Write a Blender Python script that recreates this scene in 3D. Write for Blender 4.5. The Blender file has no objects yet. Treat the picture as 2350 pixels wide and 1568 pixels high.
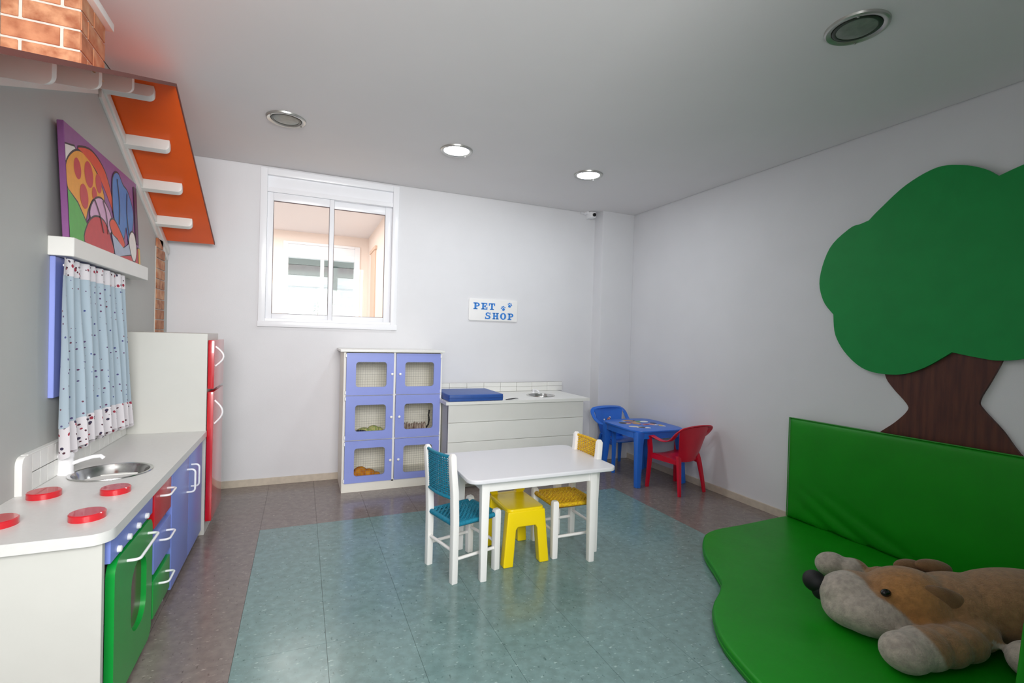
import bpy, bmesh, math, random
from mathutils import Vector, Matrix
random.seed(7)
PI = math.pi
scn = bpy.context.scene
COL = scn.collection

# ------------------------------------------------------------------ camera
YAW, PITCH, ROLL, FPX, CAMZ = 0.408381, -0.0106587, 0.026638, 1116.56, 1.22
cy, sy, cp, sp, cr, sr = math.cos(YAW), math.sin(YAW), math.cos(PITCH), math.sin(PITCH), math.cos(ROLL), math.sin(ROLL)
Fv = Vector((sy*cp, cy*cp, sp)); rt = Vector((cy, -sy, 0)); up = rt.cross(Fv)
Rv = rt*cr + up*sr; Uv = -rt*sr + up*cr
cam = bpy.data.objects.new('camera', bpy.data.cameras.new('camera')); COL.objects.link(cam)
M = Matrix.Identity(4)
for i in range(3):
    M[i][0], M[i][1], M[i][2] = Rv[i], Uv[i], -Fv[i]
M[2][3] = CAMZ
cam.matrix_world = M
cam.data.sensor_width = 36; cam.data.lens = FPX/2350*36; cam.data.clip_start = 0.02
scn.camera = cam

# ------------------------------------------------------------------ light and exposure
scn.view_settings.view_transform = 'Standard'; scn.view_settings.look = 'None'
scn.view_settings.gamma = 1; scn.view_settings.use_curve_mapping = False
scn.view_settings.exposure = 0.10
scn.cycles.use_denoising = True
scn.cycles.max_bounces = 10; scn.cycles.diffuse_bounces = 6
w = bpy.data.worlds.new('world'); scn.world = w; w.use_nodes = True
w.node_tree.nodes['Background'].inputs[0].default_value = (0.93, 0.97, 1.0, 1)
w.node_tree.nodes['Background'].inputs[1].default_value = 1.6
def area(name, loc, rot, sx, sy_, power, col=(1, 1, 1), spread=PI):
    l = bpy.data.lights.new(name, 'AREA'); l.shape = 'RECTANGLE'; l.size = sx; l.size_y = sy_
    l.energy = power; l.color = col; l.spread = spread
    o = bpy.data.objects.new(name, l); COL.objects.link(o); o.location = loc; o.rotation_euler = rot
    return o
# added fill light behind the camera, stands for daylight from that side
area('rear_fill_light', (0.10, -1.06, 1.93), (PI/2-.10, 0, .05), 1.9, 0.95, 52, (1.0, 0.985, 0.97), math.radians(112))
# daylight filling the room beyond the window
area('neighbour_daylight', (-0.6, 5.6, 2.46), (0, 0, 0), 2.0, 1.8, 42, (1, 0.98, 0.96))

# ------------------------------------------------------------------ helpers
def rgb(h):
    h = h.lstrip('#'); v = [int(h[i:i+2], 16)/255 for i in (0, 2, 4)]
    return tuple(((c/12.92) if c <= .04045 else ((c+.055)/1.055)**2.4) for c in v) + (1,)
def mat(name, col, rough=.5, metal=0, noise=0, nscale=20, bump=0, bscale=60, coat=0, spec=.5, emit=None, estr=0, sheen=0, col2=None, stretch=None):
    m = bpy.data.materials.new(name); m.use_nodes = True
    nt = m.node_tree; b = nt.nodes['Principled BSDF']
    c = rgb(col) if isinstance(col, str) else col
    b.inputs['Base Color'].default_value = c; b.inputs['Roughness'].default_value = rough
    b.inputs['Metallic'].default_value = metal; b.inputs['Specular IOR Level'].default_value = spec
    b.inputs['Coat Weight'].default_value = coat; b.inputs['Sheen Weight'].default_value = sheen
    tc = nt.nodes.new('ShaderNodeTexCoord'); mp = nt.nodes.new('ShaderNodeMapping')
    nt.links.new(tc.outputs['Object'], mp.inputs[0])
    if stretch: mp.inputs['Scale'].default_value = stretch
    if noise or col2:
        n = nt.nodes.new('ShaderNodeTexNoise'); n.inputs['Scale'].default_value = nscale; n.inputs['Detail'].default_value = 5
        nt.links.new(mp.outputs[0], n.inputs['Vector'])
        mx = nt.nodes.new('ShaderNodeMix'); mx.data_type = 'RGBA'
        mr = nt.nodes.new('ShaderNodeMapRange'); mr.inputs[1].default_value = .35; mr.inputs[2].default_value = .65
        nt.links.new(n.outputs[0], mr.inputs[0]); nt.links.new(mr.outputs[0], mx.inputs[0])
        mx.inputs[6].default_value = c
        mx.inputs[7].default_value = rgb(col2) if col2 else tuple(x*(1-noise) for x in c[:3])+(1,)
        nt.links.new(mx.outputs[2], b.inputs['Base Color'])
    if bump:
        n2 = nt.nodes.new('ShaderNodeTexNoise'); n2.inputs['Scale'].default_value = bscale; n2.inputs['Detail'].default_value = 4
        nt.links.new(mp.outputs[0], n2.inputs['Vector'])
        bp = nt.nodes.new('ShaderNodeBump'); bp.inputs['Strength'].default_value = bump; bp.inputs['Distance'].default_value = .004
        nt.links.new(n2.outputs[0], bp.inputs['Height']); nt.links.new(bp.outputs[0], b.inputs['Normal'])
    if emit:
        b.inputs['Emission Color'].default_value = rgb(emit); b.inputs['Emission Strength'].default_value = estr
    return m
def glassmat(name, tint=(.95, .97, .96, 1), refl=.06):
    m = bpy.data.materials.new(name); m.use_nodes = True; nt = m.node_tree; nt.nodes.clear()
    o = nt.nodes.new('ShaderNodeOutputMaterial'); t = nt.nodes.new('ShaderNodeBsdfTransparent'); g = nt.nodes.new('ShaderNodeBsdfGlossy')
    t.inputs[0].default_value = tint; g.inputs['Roughness'].default_value = .02
    fr = nt.nodes.new('ShaderNodeFresnel'); fr.inputs[0].default_value = 1.28
    x = nt.nodes.new('ShaderNodeMixShader'); nt.links.new(fr.outputs[0], x.inputs[0])
    nt.links.new(t.outputs[0], x.inputs[1]); nt.links.new(g.outputs[0], x.inputs[2]); nt.links.new(x.outputs[0], o.inputs[0])
    return m

def rr(a0, b0, a1, b1, r, n=5):
    pts = []
    for cx, cy_, s in ((a1-r, b1-r, 0), (a0+r, b1-r, 1), (a0+r, b0+r, 2), (a1-r, b0+r, 3)):
        for i in range(n+1):
            a = (s + i/n)*PI/2
            pts.append((cx+r*math.cos(a), cy_+r*math.sin(a)))
    return pts
def circ(a, b, ra, rb=None, n=24):
    rb = rb or ra
    return [(a+ra*math.cos(2*PI*i/n), b+rb*math.sin(2*PI*i/n)) for i in range(n)]
def catmull(pts, n=6, closed=True):
    out = []; L = len(pts)
    rng = range(L) if closed else range(L-1)
    for i in rng:
        if closed: p = [pts[(i+k-1) % L] for k in range(4)]
        else: p = [pts[max(0, min(L-1, i+k-1))] for k in range(4)]
        for j in range(n):
            t = j/n
            out.append(tuple(.5*((2*p[1][k]) + (-p[0][k]+p[2][k])*t + (2*p[0][k]-5*p[1][k]+4*p[2][k]-p[3][k])*t*t + (-p[0][k]+3*p[1][k]-3*p[2][k]+p[3][k])*t**3) for k in range(len(pts[0]))))
    if not closed: out.append(tuple(pts[-1]))
    return out

class MB:
    def __init__(s): s.bm = bmesh.new(); s.mi = 0
    def _v(s, p): return s.bm.verts.new(p)
    def _f(s, vs):
        try:
            f = s.bm.faces.new(vs); f.material_index = s.mi; return f
        except ValueError: return None
    def _bev(s, vs, bev, seg=2, sel=None):
        s.bm.normal_update()
        vset = set(vs)
        es = [e for e in s.bm.edges if e.verts[0] in vset and e.verts[1] in vset and len(e.link_faces) == 2 and e.calc_face_angle(0) > .5]
        if sel: es = [e for e in es if sel(e)]
        r = bmesh.ops.bevel(s.bm, geom=es, offset=bev, segments=seg, affect='EDGES', profile=.6)
        for f in r['faces']: f.material_index = s.mi
    def box(s, x0, y0, z0, x1, y1, z1, bev=0, seg=2):
        x0, x1 = min(x0, x1), max(x0, x1); y0, y1 = min(y0, y1), max(y0, y1); z0, z1 = min(z0, z1), max(z0, z1)
        v = [s._v(p) for p in ((x0, y0, z0), (x1, y0, z0), (x1, y1, z0), (x0, y1, z0), (x0, y0, z1), (x1, y0, z1), (x1, y1, z1), (x0, y1, z1))]
        for q in ((3, 2, 1, 0), (4, 5, 6, 7), (0, 1, 5, 4), (1, 2, 6, 5), (2, 3, 7, 6), (3, 0, 4, 7)): s._f([v[i] for i in q])
        if bev: s._bev(v, bev, seg)
        return s
    def _map(s, pl, a, b, c):
        return {'xy': (a, b, c), 'xz': (a, c, b), 'yz': (c, a, b)}[pl]
    def prism(s, pts, pl, c0, c1, bev=0, seg=2):
        n = len(pts)
        A = [s._v(s._map(pl, a, b, c0)) for a, b in pts]; Bv = [s._v(s._map(pl, a, b, c1)) for a, b in pts]
        s._f(A[::-1]); s._f(Bv)
        for i in range(n): s._f([A[i], A[(i+1) % n], Bv[(i+1) % n], Bv[i]])
        if bev: s._bev(A+Bv, bev, seg, sel=lambda e: e.calc_face_angle(0) > .8)
        return s
    def ring(s, outer, inner, pl, c0, c1):
        n = len(outer)
        o0 = [s._v(s._map(pl, a, b, c0)) for a, b in outer]; o1 = [s._v(s._map(pl, a, b, c1)) for a, b in outer]
        i0 = [s._v(s._map(pl, a, b, c0)) for a, b in inner]; i1 = [s._v(s._map(pl, a, b, c1)) for a, b in inner]
        for k in range(n):
            j = (k+1) % n
            s._f([o0[k], i0[k], i0[j], o0[j]]); s._f([o1[k], o1[j], i1[j], i1[k]])
            s._f([o0[k], o0[j], o1[j], o1[k]]); s._f([i0[k], i1[k], i1[j], i0[j]])
        return s
    def sweep(s, pts, prof, upv=None, scale=None, closed=False):
        P = [Vector(p) for p in pts]; n = len(P); m = len(prof); rings = []
        prev = None
        for i in range(n):
            if closed: d = P[(i+1) % n]-P[i-1]
            else: d = (P[min(i+1, n-1)]-P[max(i-1, 0)])
            d.normalize()
            if upv is not None:
                u = Vector(upv); u = u - d*u.dot(d)
                if u.length < 1e-4: u = prev if prev else Vector((1, 0, 0))
                u.normalize()
            else:
                if prev is None:
                    u = Vector((0, 0, 1)) if abs(d.z) < .9 else Vector((1, 0, 0))
                else: u = prev
                u = u - d*u.dot(d); u.normalize()
            prev = u; r = d.cross(u); k = scale[i] if scale else 1
            rings.append([s._v(P[i] + r*(a*k) + u*(b*k)) for a, b in prof])
        for i in range(n if closed else n-1):
            A, B_ = rings[i], rings[(i+1) % n]
            for j in range(m): s._f([A[j], A[(j+1) % m], B_[(j+1) % m], B_[j]])
        if not closed: s._f(rings[0][::-1]); s._f(rings[-1])
        return s
    def tube(s, pts, r, n=10, scale=None, closed=False):
        return s.sweep(pts, [(r*math.cos(2*PI*i/n), r*math.sin(2*PI*i/n)) for i in range(n)], scale=scale, closed=closed)
    def lathe(s, prof, c, axis='z', n=28, cap=True):
        rings = []
        for r, h in prof:
            R = []
            for i in range(n):
                a = 2*PI*i/n; p = (r*math.cos(a), r*math.sin(a))
                q = {'z': (p[0], p[1], h), 'y': (p[0], h, p[1]), 'x': (h, p[0], p[1])}[axis]
                R.append(s._v((c[0]+q[0], c[1]+q[1], c[2]+q[2])))
            rings.append(R)
        for A, B_ in zip(rings, rings[1:]):
            for j in range(n): s._f([A[j], A[(j+1) % n], B_[(j+1) % n], B_[j]])
        if cap: s._f(rings[0][::-1]); s._f(rings[-1])
        return s
    def ell(s, c, r, rot=None, u=20, v=12):
        M4 = Matrix.Translation(Vector(c)) @ (rot.to_4x4() if rot else Matrix.Identity(4)) @ Matrix.Diagonal((*r, 1))
        g = bmesh.ops.create_uvsphere(s.bm, u_segments=u, v_segments=v, radius=1, matrix=M4)
        for vv in g['verts']:
            for f in vv.link_faces: f.material_index = s.mi
        return s
    def grid(s, nu, nv, fn, thick=None):
        def layer(off):
            L = []
            for j in range(nv+1):
                row = []
                for i in range(nu+1):
                    p = Vector(fn(i/nu, j/nv))
                    if off:
                        e = 1e-3
                        a = Vector(fn(min(1, i/nu+e), j/nv))-Vector(fn(max(0, i/nu-e), j/nv)); b = Vector(fn(i/nu, min(1, j/nv+e)))-Vector(fn(i/nu, max(0, j/nv-e)))
                        nn = a.cross(b)
                        if nn.length > 0: nn.normalize()
                        p = p + nn*off
                    row.append(s._v(p))
                L.append(row)
            return L
        A = layer(0)
        for j in range(nv):
            for i in range(nu): s._f([A[j][i], A[j][i+1], A[j+1][i+1], A[j+1][i]])
        if thick:
            B_ = layer(-thick)
            for j in range(nv):
                for i in range(nu): s._f([B_[j][i], B_[j+1][i], B_[j+1][i+1], B_[j][i+1]])
            for i in range(nu):
                s._f([A[0][i+1], A[0][i], B_[0][i], B_[0][i+1]]); s._f([A[nv][i], A[nv][i+1], B_[nv][i+1], B_[nv][i]])
            for j in range(nv):
                s._f([A[j][0], A[j+1][0], B_[j+1][0], B_[j][0]]); s._f([A[j+1][nu], A[j][nu], B_[j][nu], B_[j+1][nu]])
        return s

OFF = {}
def put(name, mb, m, parent=None, smooth=False, local=False, fix=True):
    """link the collected geometry as ONE mesh object; world coordinates unless local"""
    bm = mb.bm
    if fix: bmesh.ops.recalc_face_normals(bm, faces=bm.faces)
    off = Vector((0, 0, 0))
    if parent is not None and not local: off = OFF.get(parent.name, Vector((0, 0, 0)))
    if parent is None and not local:
        # origin at the base centre
        xs = [v.co for v in bm.verts]
        off = Vector(((min(p.x for p in xs)+max(p.x for p in xs))/2, (min(p.y for p in xs)+max(p.y for p in xs))/2, min(p.z for p in xs)))
    if off.length: bmesh.ops.translate(bm, verts=bm.verts, vec=-off)
    me = bpy.data.meshes.new(name); bm.to_mesh(me); bm.free()
    for x in (m if isinstance(m, (list, tuple)) else [m]): me.materials.append(x)
    o = bpy.data.objects.new(name, me); COL.objects.link(o)
    if parent is not None:
        o.parent = parent; OFF[o.name] = off if not local else Vector((0, 0, 0))
    else:
        o.location = off; OFF[o.name] = off
    if smooth:
        for p in me.polygons: p.use_smooth = True
        if smooth != 'all':
            try: me.set_sharp_from_angle(angle=math.radians(smooth if smooth is not True else 38))
            except Exception: pass
    return o
def tag(o, label, cat=None, group=None, kind=None):
    if label: o['label'] = label
    if cat: o['category'] = cat
    if group: o['group'] = group
    if kind: o['kind'] = kind
    return o
def thing(name, label, cat, loc, rz=0, group=None, kind=None):
    o = bpy.data.objects.new(name, None); COL.objects.link(o); o.empty_display_size = .05
    o.location = loc; o.rotation_euler = (0, 0, rz); OFF[o.name] = Vector(loc)
    return tag(o, label, cat, group, kind)
def copy_tree(o, parent=None):
    c = o.copy(); COL.objects.link(c)
    if parent: c.parent = parent
    for ch in list(o.children): copy_tree(ch, c)
    return c
def lab(o, l): o['label'] = l; return o

# ------------------------------------------------------------------ materials
WALL = mat('wall_paint', '#dddde0', .6, noise=.03, nscale=3, bump=.08, bscale=180)
CEIL = mat('ceiling_paint', '#e6e3e3', .75, noise=.02, nscale=2)
DARK = mat('dark_gap', '#1c1c1e', .8)
WHITE = mat('white_laminate', '#e6e6e2', .35, noise=.02, nscale=8)
WHITEK = mat('kitchen_laminate', '#cdcdc7', .4, noise=.02, nscale=8)
WHITE2 = mat('white_lacquer', '#f1efec', .3)
WHPL = mat('white_plastic', '#f3f3f5', .25)
ALU = mat('white_frame_metal', '#eff0f4', .25)
BLUE = mat('periwinkle_laminate', '#8f9ce0', .3, noise=.05, nscale=6)
BLUED = mat('blue_laminate', '#7f92de', .35, noise=.04, nscale=6)
RED = mat('red_lacquer', '#c50f20', .22, coat=.6)
REDP = mat('red_laminate', '#cf1526', .25)
GREEN = mat('green_laminate', '#0f9f3c', .3, noise=.06, nscale=10)
GREENT = mat('tree_green', '#0c8f42', .5, spec=.3, noise=.07, nscale=9)
TRUNK = mat('trunk_wood_veneer', '#5a2c1b', .5, col2='#43190f', nscale=7, stretch=(1, 6, .6))
VINYL = mat('green_vinyl', '#0e8c10', .42, spec=.3, noise=.1, nscale=5, bump=.35, bscale=14)
STEEL = mat('brushed_steel', '#c8c8c6', .16, 1, noise=.1, nscale=40)
ORANGE = mat('orange_laminate', '#ee5d08', .35, noise=.05, nscale=8)
BROWN = mat('brown_edge', '#6e2f22', .5)
STONE = mat('beige_stone', '#cbbfae', .5, noise=.12, nscale=25)
PEACH = mat('peach_paint', '#efe0d6', .8)
YEL = mat('yellow_plastic', '#f2d40a', .3)
BLP = mat('blue_plastic', '#2a70d8', .3, noise=.08, nscale=12)
RDP = mat('crimson_plastic', '#cf1030', .3, noise=.08, nscale=12)
TEAL = mat('teal_fibre', '#1585a3', .6, noise=.3, nscale=90)
OCHRE = mat('yellow_fibre', '#e6c010', .6, noise=.35, nscale=90, col2='#c8900c')
GLASS = glassmat('window_glass')
BLACK = mat('black', '#101012', .4)

def brick_mat():
    m = mat('brick_print', '#bd7d52', .6, col2='#8f4f30', nscale=14, bump=.1, bscale=60)
    return m
BRICKS = [mat('brick_face_a', '#bd8460', .65, col2='#9c6040', nscale=22, bump=.3, bscale=70),
          mat('brick_face_b', '#b06a44', .65, col2='#c89a76', nscale=18, bump=.3, bscale=70),
          mat('brick_face_c', '#c4916c', .65, col2='#965a3a', nscale=26, bump=.3, bscale=70)]
MORTAR = mat('mortar', '#d5cdc4', .8, noise=.08, nscale=60)

def floor_mat(name, base, d, l):
    m = bpy.data.materials.new(name); m.use_nodes = True; nt = m.node_tree; b = nt.nodes['Principled BSDF']
    b.inputs['Roughness'].default_value = .22; b.inputs['Specular IOR Level'].default_value = .55
    geo = nt.nodes.new('ShaderNodeNewGeometry')
    def nz(scale, st, lo, hi):
        mp = nt.nodes.new('ShaderNodeMapping'); mp.inputs['Scale'].default_value = st; mp.inputs['Rotation'].default_value = (0, 0, .5)
        nt.links.new(geo.outputs['Position'], mp.inputs[0])
        n = nt.nodes.new('ShaderNodeTexNoise'); n.inputs['Scale'].default_value = scale; n.inputs['Detail'].default_value = 3
        nt.links.new(mp.outputs[0], n.inputs['Vector'])
        r = nt.nodes.new('ShaderNodeMapRange'); r.inputs[1].default_value = lo; r.inputs[2].default_value = hi
        nt.links.new(n.outputs[0], r.inputs[0]); return r
    c = rgb(base)
    m1 = nt.nodes.new('ShaderNodeMix'); m1.data_type = 'RGBA'; m1.inputs[6].default_value = c; m1.inputs[7].default_value = tuple(x*.8 for x in c[:3])+(1,)
    nt.links.new(nz(26, (1, 1, 1), .35, .65).outputs[0], m1.inputs[0])
    m2 = nt.nodes.new('ShaderNodeMix'); m2.data_type = 'RGBA'; m2.inputs[7].default_value = rgb(d); nt.links.new(m1.outputs[2], m2.inputs[6])
    nt.links.new(nz(95, (1, .45, 1), .64, .72).outputs[0], m2.inputs[0])
    m3 = nt.nodes.new('ShaderNodeMix'); m3.data_type = 'RGBA'; m3.inputs[7].default_value = rgb(l); nt.links.new(m2.outputs[2], m3.inputs[6])
    nt.links.new(nz(80, (.5, 1, 1), .63, .72).outputs[0], m3.inputs[0])
    nt.links.new(m3.outputs[2], b.inputs['Base Color'])
    rn = nz(6, (1, 1, 1), .3, .7); 
    r2 = nt.nodes.new('ShaderNodeMapRange'); r2.inputs[3].default_value = .15; r2.inputs[4].default_value = .26
    nt.links.new(rn.outputs[0], r2.inputs[0]); nt.links.new(r2.outputs[0], b.inputs['Roughness'])
    return m
FBLUE = floor_mat('blue_green_vinyl_tile', '#799694', '#4f6a69', '#9db6b4')
FGREY = floor_mat('mauve_grey_vinyl_tile', '#837873', '#5f5651', '#a59a94')

# ------------------------------------------------------------------ room shell
D, R, L, Z = 4.258, 3.11, -0.904, 2.4925
PY, PX = 0.33, 1.15            # unseen rear pier, placed to shade the near right
floor = thing('floor', 'vinyl tile floor with a blue-green field framed in mauve grey', 'floor', (1.1, 2.0, 0), kind='structure')
b = MB(); b.box(L-.1, -1.2, -.06, R+.1, D+.1, -.0035); put('subfloor', b, mat('tile_joint', '#5f5f5c', .8), floor)
T = 0.322; gx0, gy0 = -.209, 3.30; g = .0006
i = -3
xs = []; x = gx0-3*T
while x < R: xs.append(x); x += T
ys = []; y = gy0+3*T
while y > -1.1: ys.append(y); y -= T
cache = {}
for xa in xs:
    for yb in ys:
        x0, x1, y0, y1 = max(xa, L+.0), min(xa+T, R), max(yb-T, -1.1), min(yb, D)
        if x1-x0 < .01 or y1-y0 < .01: continue
        if y1 < PY-.01 and x0 > PX: continue
        blue = (xa > gx0-.01 and xa < gx0+7.9*T and yb < gy0+.01)
        key = (round(x1-x0, 4), round(y1-y0, 4), blue)
        if key not in cache:
            b = MB(); b.box(g, g, -.0035, x1-x0-g, y1-y0-g, 0)
            bmesh.ops.recalc_face_normals(b.bm, faces=b.bm.faces)
            me = bpy.data.meshes.new('tile'); b.bm.to_mesh(me); b.bm.free(); me.materials.append(FBLUE if blue else FGREY); cache[key] = me
        o = bpy.data.objects.new('tile', cache[key]); COL.objects.link(o); o.parent = floor
        o.location = Vector((x0, y0, 0))-Vector((1.1, 2.0, 0))

GAP = .007
b = MB(); b.box(L+GAP, -1.2, Z, R-GAP, D-GAP, Z+.05)
tag(put('ceiling', b, CEIL), 'flat off-white plaster ceiling with a dark shadow gap at the walls', 'ceiling', kind='structure')
b = MB(); b.box(L-.1, -1.2, Z+.05, R+.1, D+.2, Z+.09); tag(put('trim_1', b, DARK), 'dark recess above the ceiling edge', 'trim', kind='structure')
# back wall with the window opening
wx0, wx1, wz0, wz1 = -.315, .748, 1.245, 2.478
b = MB(); b.box(L-.1, D, -.06, wx0+.02, D+.14, Z+.05); b.box(wx1-.02, D, -.06, R+.1, D+.14, Z+.05)
b.box(wx0+.02, D, -.06, wx1-.02, D+.14, wz0+.02); b.box(wx0+.02, D, wz1-.015, wx1-.02, D+.14, Z+.05)
tag(put('wall_back', b, WALL), 'white far wall with the sliding window and pet shop sign', 'wall', kind='structure')
b = MB(); b.box(R, -.0, -.06, R+.1, D, Z+.05); tag(put('wall_right', b, WALL), 'white right-hand wall carrying the wooden tree', 'wall', kind='structure')
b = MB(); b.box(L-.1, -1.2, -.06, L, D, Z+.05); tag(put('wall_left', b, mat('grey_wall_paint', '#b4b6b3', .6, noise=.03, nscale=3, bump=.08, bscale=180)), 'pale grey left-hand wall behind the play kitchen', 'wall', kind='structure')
b = MB(); b.box(PX, PY-.12, -.06, R, PY, Z+.05); b.box(PX, -1.2, -.06, PX+.1, PY-.12, Z+.05)
tag(put('added_wall_front', b, WALL), 'unseen white wall right of the camera, added to shade the near corner', 'wall', kind='structure')  # unseen wall, added to keep the fill light off the near right
b = MB(); b.box(L, -1.16, 0, L+.06, -1.10, Z); b.box(PX-.06, -1.16, 0, PX, -1.10, Z); b.box(L+.06, -1.16, 2.43, PX-.06, -1.10, Z); b.box(L+.06, -1.16, 1.40, PX-.06, -1.10, 1.44)
tag(put('added_door_frame', b, ALU), 'unseen white frame added around the fill light behind the camera', 'door', kind='structure')  # unseen frame, added to go with the fill light
b = MB(); b.box(2.731, 4.11, 0, R, D, Z+.05, bev=.004); tag(put('trim_2', b, WALL), 'shallow white corner column between far and right wall', 'column', kind='structure')
b = MB(); b.box(L+.0, D-.011, 0, 2.731, D, .055, bev=.002); tag(put('baseboard_back', b, STONE), 'low beige stone baseboard along the far wall', 'baseboard', kind='structure')
b = MB(); b.box(R-.011, PY, 0, R, 4.11, .055, bev=.002); tag(put('baseboard_right', b, STONE), 'low beige stone baseboard along the right wall', 'baseboard', kind='structure')

# ------------------------------------------------------------------ window_1
wn = thing('window_1', 'white two-leaf sliding window high on the far wall', 'window', (.215, D, wz0), kind='structure')
b = MB()
fo = .05
b.box(wx0, D-.016, wz0, wx0+fo, D+.10, wz1, .004); b.box(wx1-fo, D-.016, wz0, wx1, D+.10, wz1, .004)
b.box(wx0+fo, D-.016, wz1-fo, wx1-fo, D+.10, wz1, .004); b.box(wx0-.004, D-.022, wz0, wx1+.004, D+.10, wz0+.045, .005)
put('window_frame', b, ALU, wn, 30)
b = MB(); b.box(wx0+fo, D+.02, 2.335, wx1-fo, D+.08, 2.43); b.box(wx0+fo, D-.006, 2.30, wx1-fo, D+.08, 2.335, .003)
put('shutter_box', b, ALU, wn)
b = MB()
for k in range(3): b.box(wx0+fo, D-.010+.03*k, wz0+.045, wx1-fo, D+.006+.03*k, wz0+.066-.004*k, .002)
put('sill_track', b, ALU, wn)
def sash(x0, x1, yy, gx0_, gx1_):
    s = MB()
    z0_, z1_ = wz0+.05, 2.30
    s.box(x0, yy, z0_, gx0_, yy+.03, z1_, .004); s.box(gx1_, yy, z0_, x1, yy+.03, z1_, .004)
    s.box(gx0_, yy, z0_, gx1_, yy+.03, 1.350, .004); s.box(gx0_, yy, 2.236, gx1_, yy+.03, z1_, .004)
    o = put('sash', s, ALU, wn, 30)
    ga = MB(); rw = .003
    for a in ((gx0_, 1.350, gx0_+rw, 2.236), (gx1_-rw, 1.350, gx1_, 2.236), (gx0_, 2.236-rw, gx1_, 2.236), (gx0_, 1.350, gx1_, 1.35+rw)):
        ga.box(a[0], yy+.004, a[1], a[2], yy+.02, a[3])
    put('rubber_gasket', ga, mat('gasket', '#6b5a5c', .7), o)
    p = MB(); p._f([p._v(c) for c in ((gx0_, yy+.014, 1.350), (gx1_, yy+.014, 1.350), (gx1_, yy+.014, 2.236), (gx0_, yy+.014, 2.236))]); put('glass_pane', p, GLASS, o)
sash(wx0+fo, .226, D+.008, -.222, .191)
sash(.192, wx1-fo, D+.042, .228, .642)

# ------------------------------------------------------------------ the room beyond the window
Y2 = 6.86
b = MB(); b.box(-2.5, D+.14, -.06, 2.0, Y2+.1, -.0); tag(put('floor_beyond', b, mat('beyond_floor', '#c9c8c6', .4)), 'pale floor of the room beyond the window', 'floor', kind='structure')
b = MB(); b.box(-2.5, D+.14, Z, 2.0, Y2+.1, Z+.05); tag(put('ceiling_beyond', b, mat('beyond_ceiling', '#e8e3e4', .8)), 'pinkish ceiling of the room beyond the window', 'ceiling', kind='structure')
vx0, vx1, vz0, vz1 = -.235, .70, 1.15, 2.36
b = MB(); b.box(-2.5, Y2, -.0, vx0, Y2+.12, Z); b.box(vx1, Y2, 0, .83, Y2+.12, Z); b.box(vx0, Y2, 0, vx1, Y2+.12, vz0); b.box(vx0, Y2, vz1, vx1, Y2+.12, Z)
tag(put('wall_beyond_far', b, PEACH), 'peach far wall of the room beyond the window', 'wall', kind='structure')
b = MB(); b.box(.805, D+.14, 0, .93, Y2, Z); tag(put('wall_beyond_side', b, PEACH), 'peach side wall of the room beyond the window', 'wall', kind='structure')
b = MB(); b.box(-2.6, D+.14, 0, -2.5, Y2, Z); tag(put('wall_beyond_left', b, PEACH), 'unseen left wall of the room beyond the window', 'wall', kind='structure')
b = MB(); b.box(.79, 6.05, 0, .805, 6.42, 2.22, .003); b.box(.78, 5.98, 2.22, .805, 6.5, 2.26, .003)
tag(put('door_1', b, mat('beige_door', '#d9b9a3', .5)), 'beige door panel seen through the window', 'door', kind='structure')
w2 = thing('window_2', 'white sliding window in the peach wall beyond', 'window', (.23, Y2, vz0), kind='structure')
b = MB()
b.box(vx0, Y2-.02, vz0, vx0+.06, Y2+.08, vz1, .004); b.box(vx1-.07, Y2-.02, vz0, vx1, Y2+.08, vz1, .004); b.box(vx0+.06, Y2-.02, 2.16, vx1-.07, Y2+.08, 2.235, .004)
b.box(vx0+.06, Y2-.02, vz0, vx1-.07, Y2+.08, vz0+.06, .004); b.box(.208, Y2-.01, vz0+.06, .252, Y2+.06, 2.16, .003)
b.box(vx0+.06, Y2-.01, 2.235, vx1-.07, Y2+.08, vz1-.03, .004); b.box(vx0+.06, Y2-.03, vz1-.03, vx1-.07, Y2+.08, vz1, .004)
put('window_frame', b, ALU, w2)
b = MB(); b.box(vx0+.06, Y2+.03, vz0+.06, .208, Y2+.034, 2.16); b.box(.252, Y2+.04, vz0+.06, vx1-.07, Y2+.044, 2.16); put('glass_pane', b, GLASS, w2)
bl = thing('apartment_building', 'white building with grey and dark bands seen through both windows', 'building', (.3, 9.5, 0))
WB = mat('white_render', '#f4f6f8', .8); GB = mat('grey_render', '#8b8f8c', .8)
b = MB(); b.box(-2.5, 9.62, -.5, 3, 9.9, 4.0); put('wall', b, WB, bl)
b = MB(); b.box(-2.5, 9.48, 2.40, 3, 9.62, 2.62); put('concrete_beam', b, GB, bl)
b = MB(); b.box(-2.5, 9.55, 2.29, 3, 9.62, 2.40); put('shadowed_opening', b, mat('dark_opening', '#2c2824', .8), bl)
b = MB(); b.box(-2.5, 9.5, 2.22, 3, 9.62, 2.29); put('concrete_beam', b, mat('dark_grey_render', '#5c6560', .8), bl)
for z0_, z1_ in ((2.02, 2.08), (1.86, 1.98), (1.66, 1.74)):
    b = MB(); b.box(-2.5, 9.56, z0_, 3, 9.62, z1_); put('balcony_rail', b, mat('pale_grey_render', '#c4ccd2', .8), bl)
b = MB(); b.box(.50, 9.42, 1.7, .58, 9.48, 2.4); put('downpipe', b, mat('green_grey_pipe', '#3d4f49', .6), bl)
pl = thing('garden_plant', 'small spiky plant outside the far window', 'plant', (.22, 8.0, 0))
b = MB(); b.tube([(.22, 8.0, 0), (.215, 8.0, .9), (.22, 8.0, 1.52)], .012, 7, scale=[1.3, 1, .8]); put('stem', b, mat('reddish_stem', '#8d5b50', .7), pl, True)
b = MB()
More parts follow.
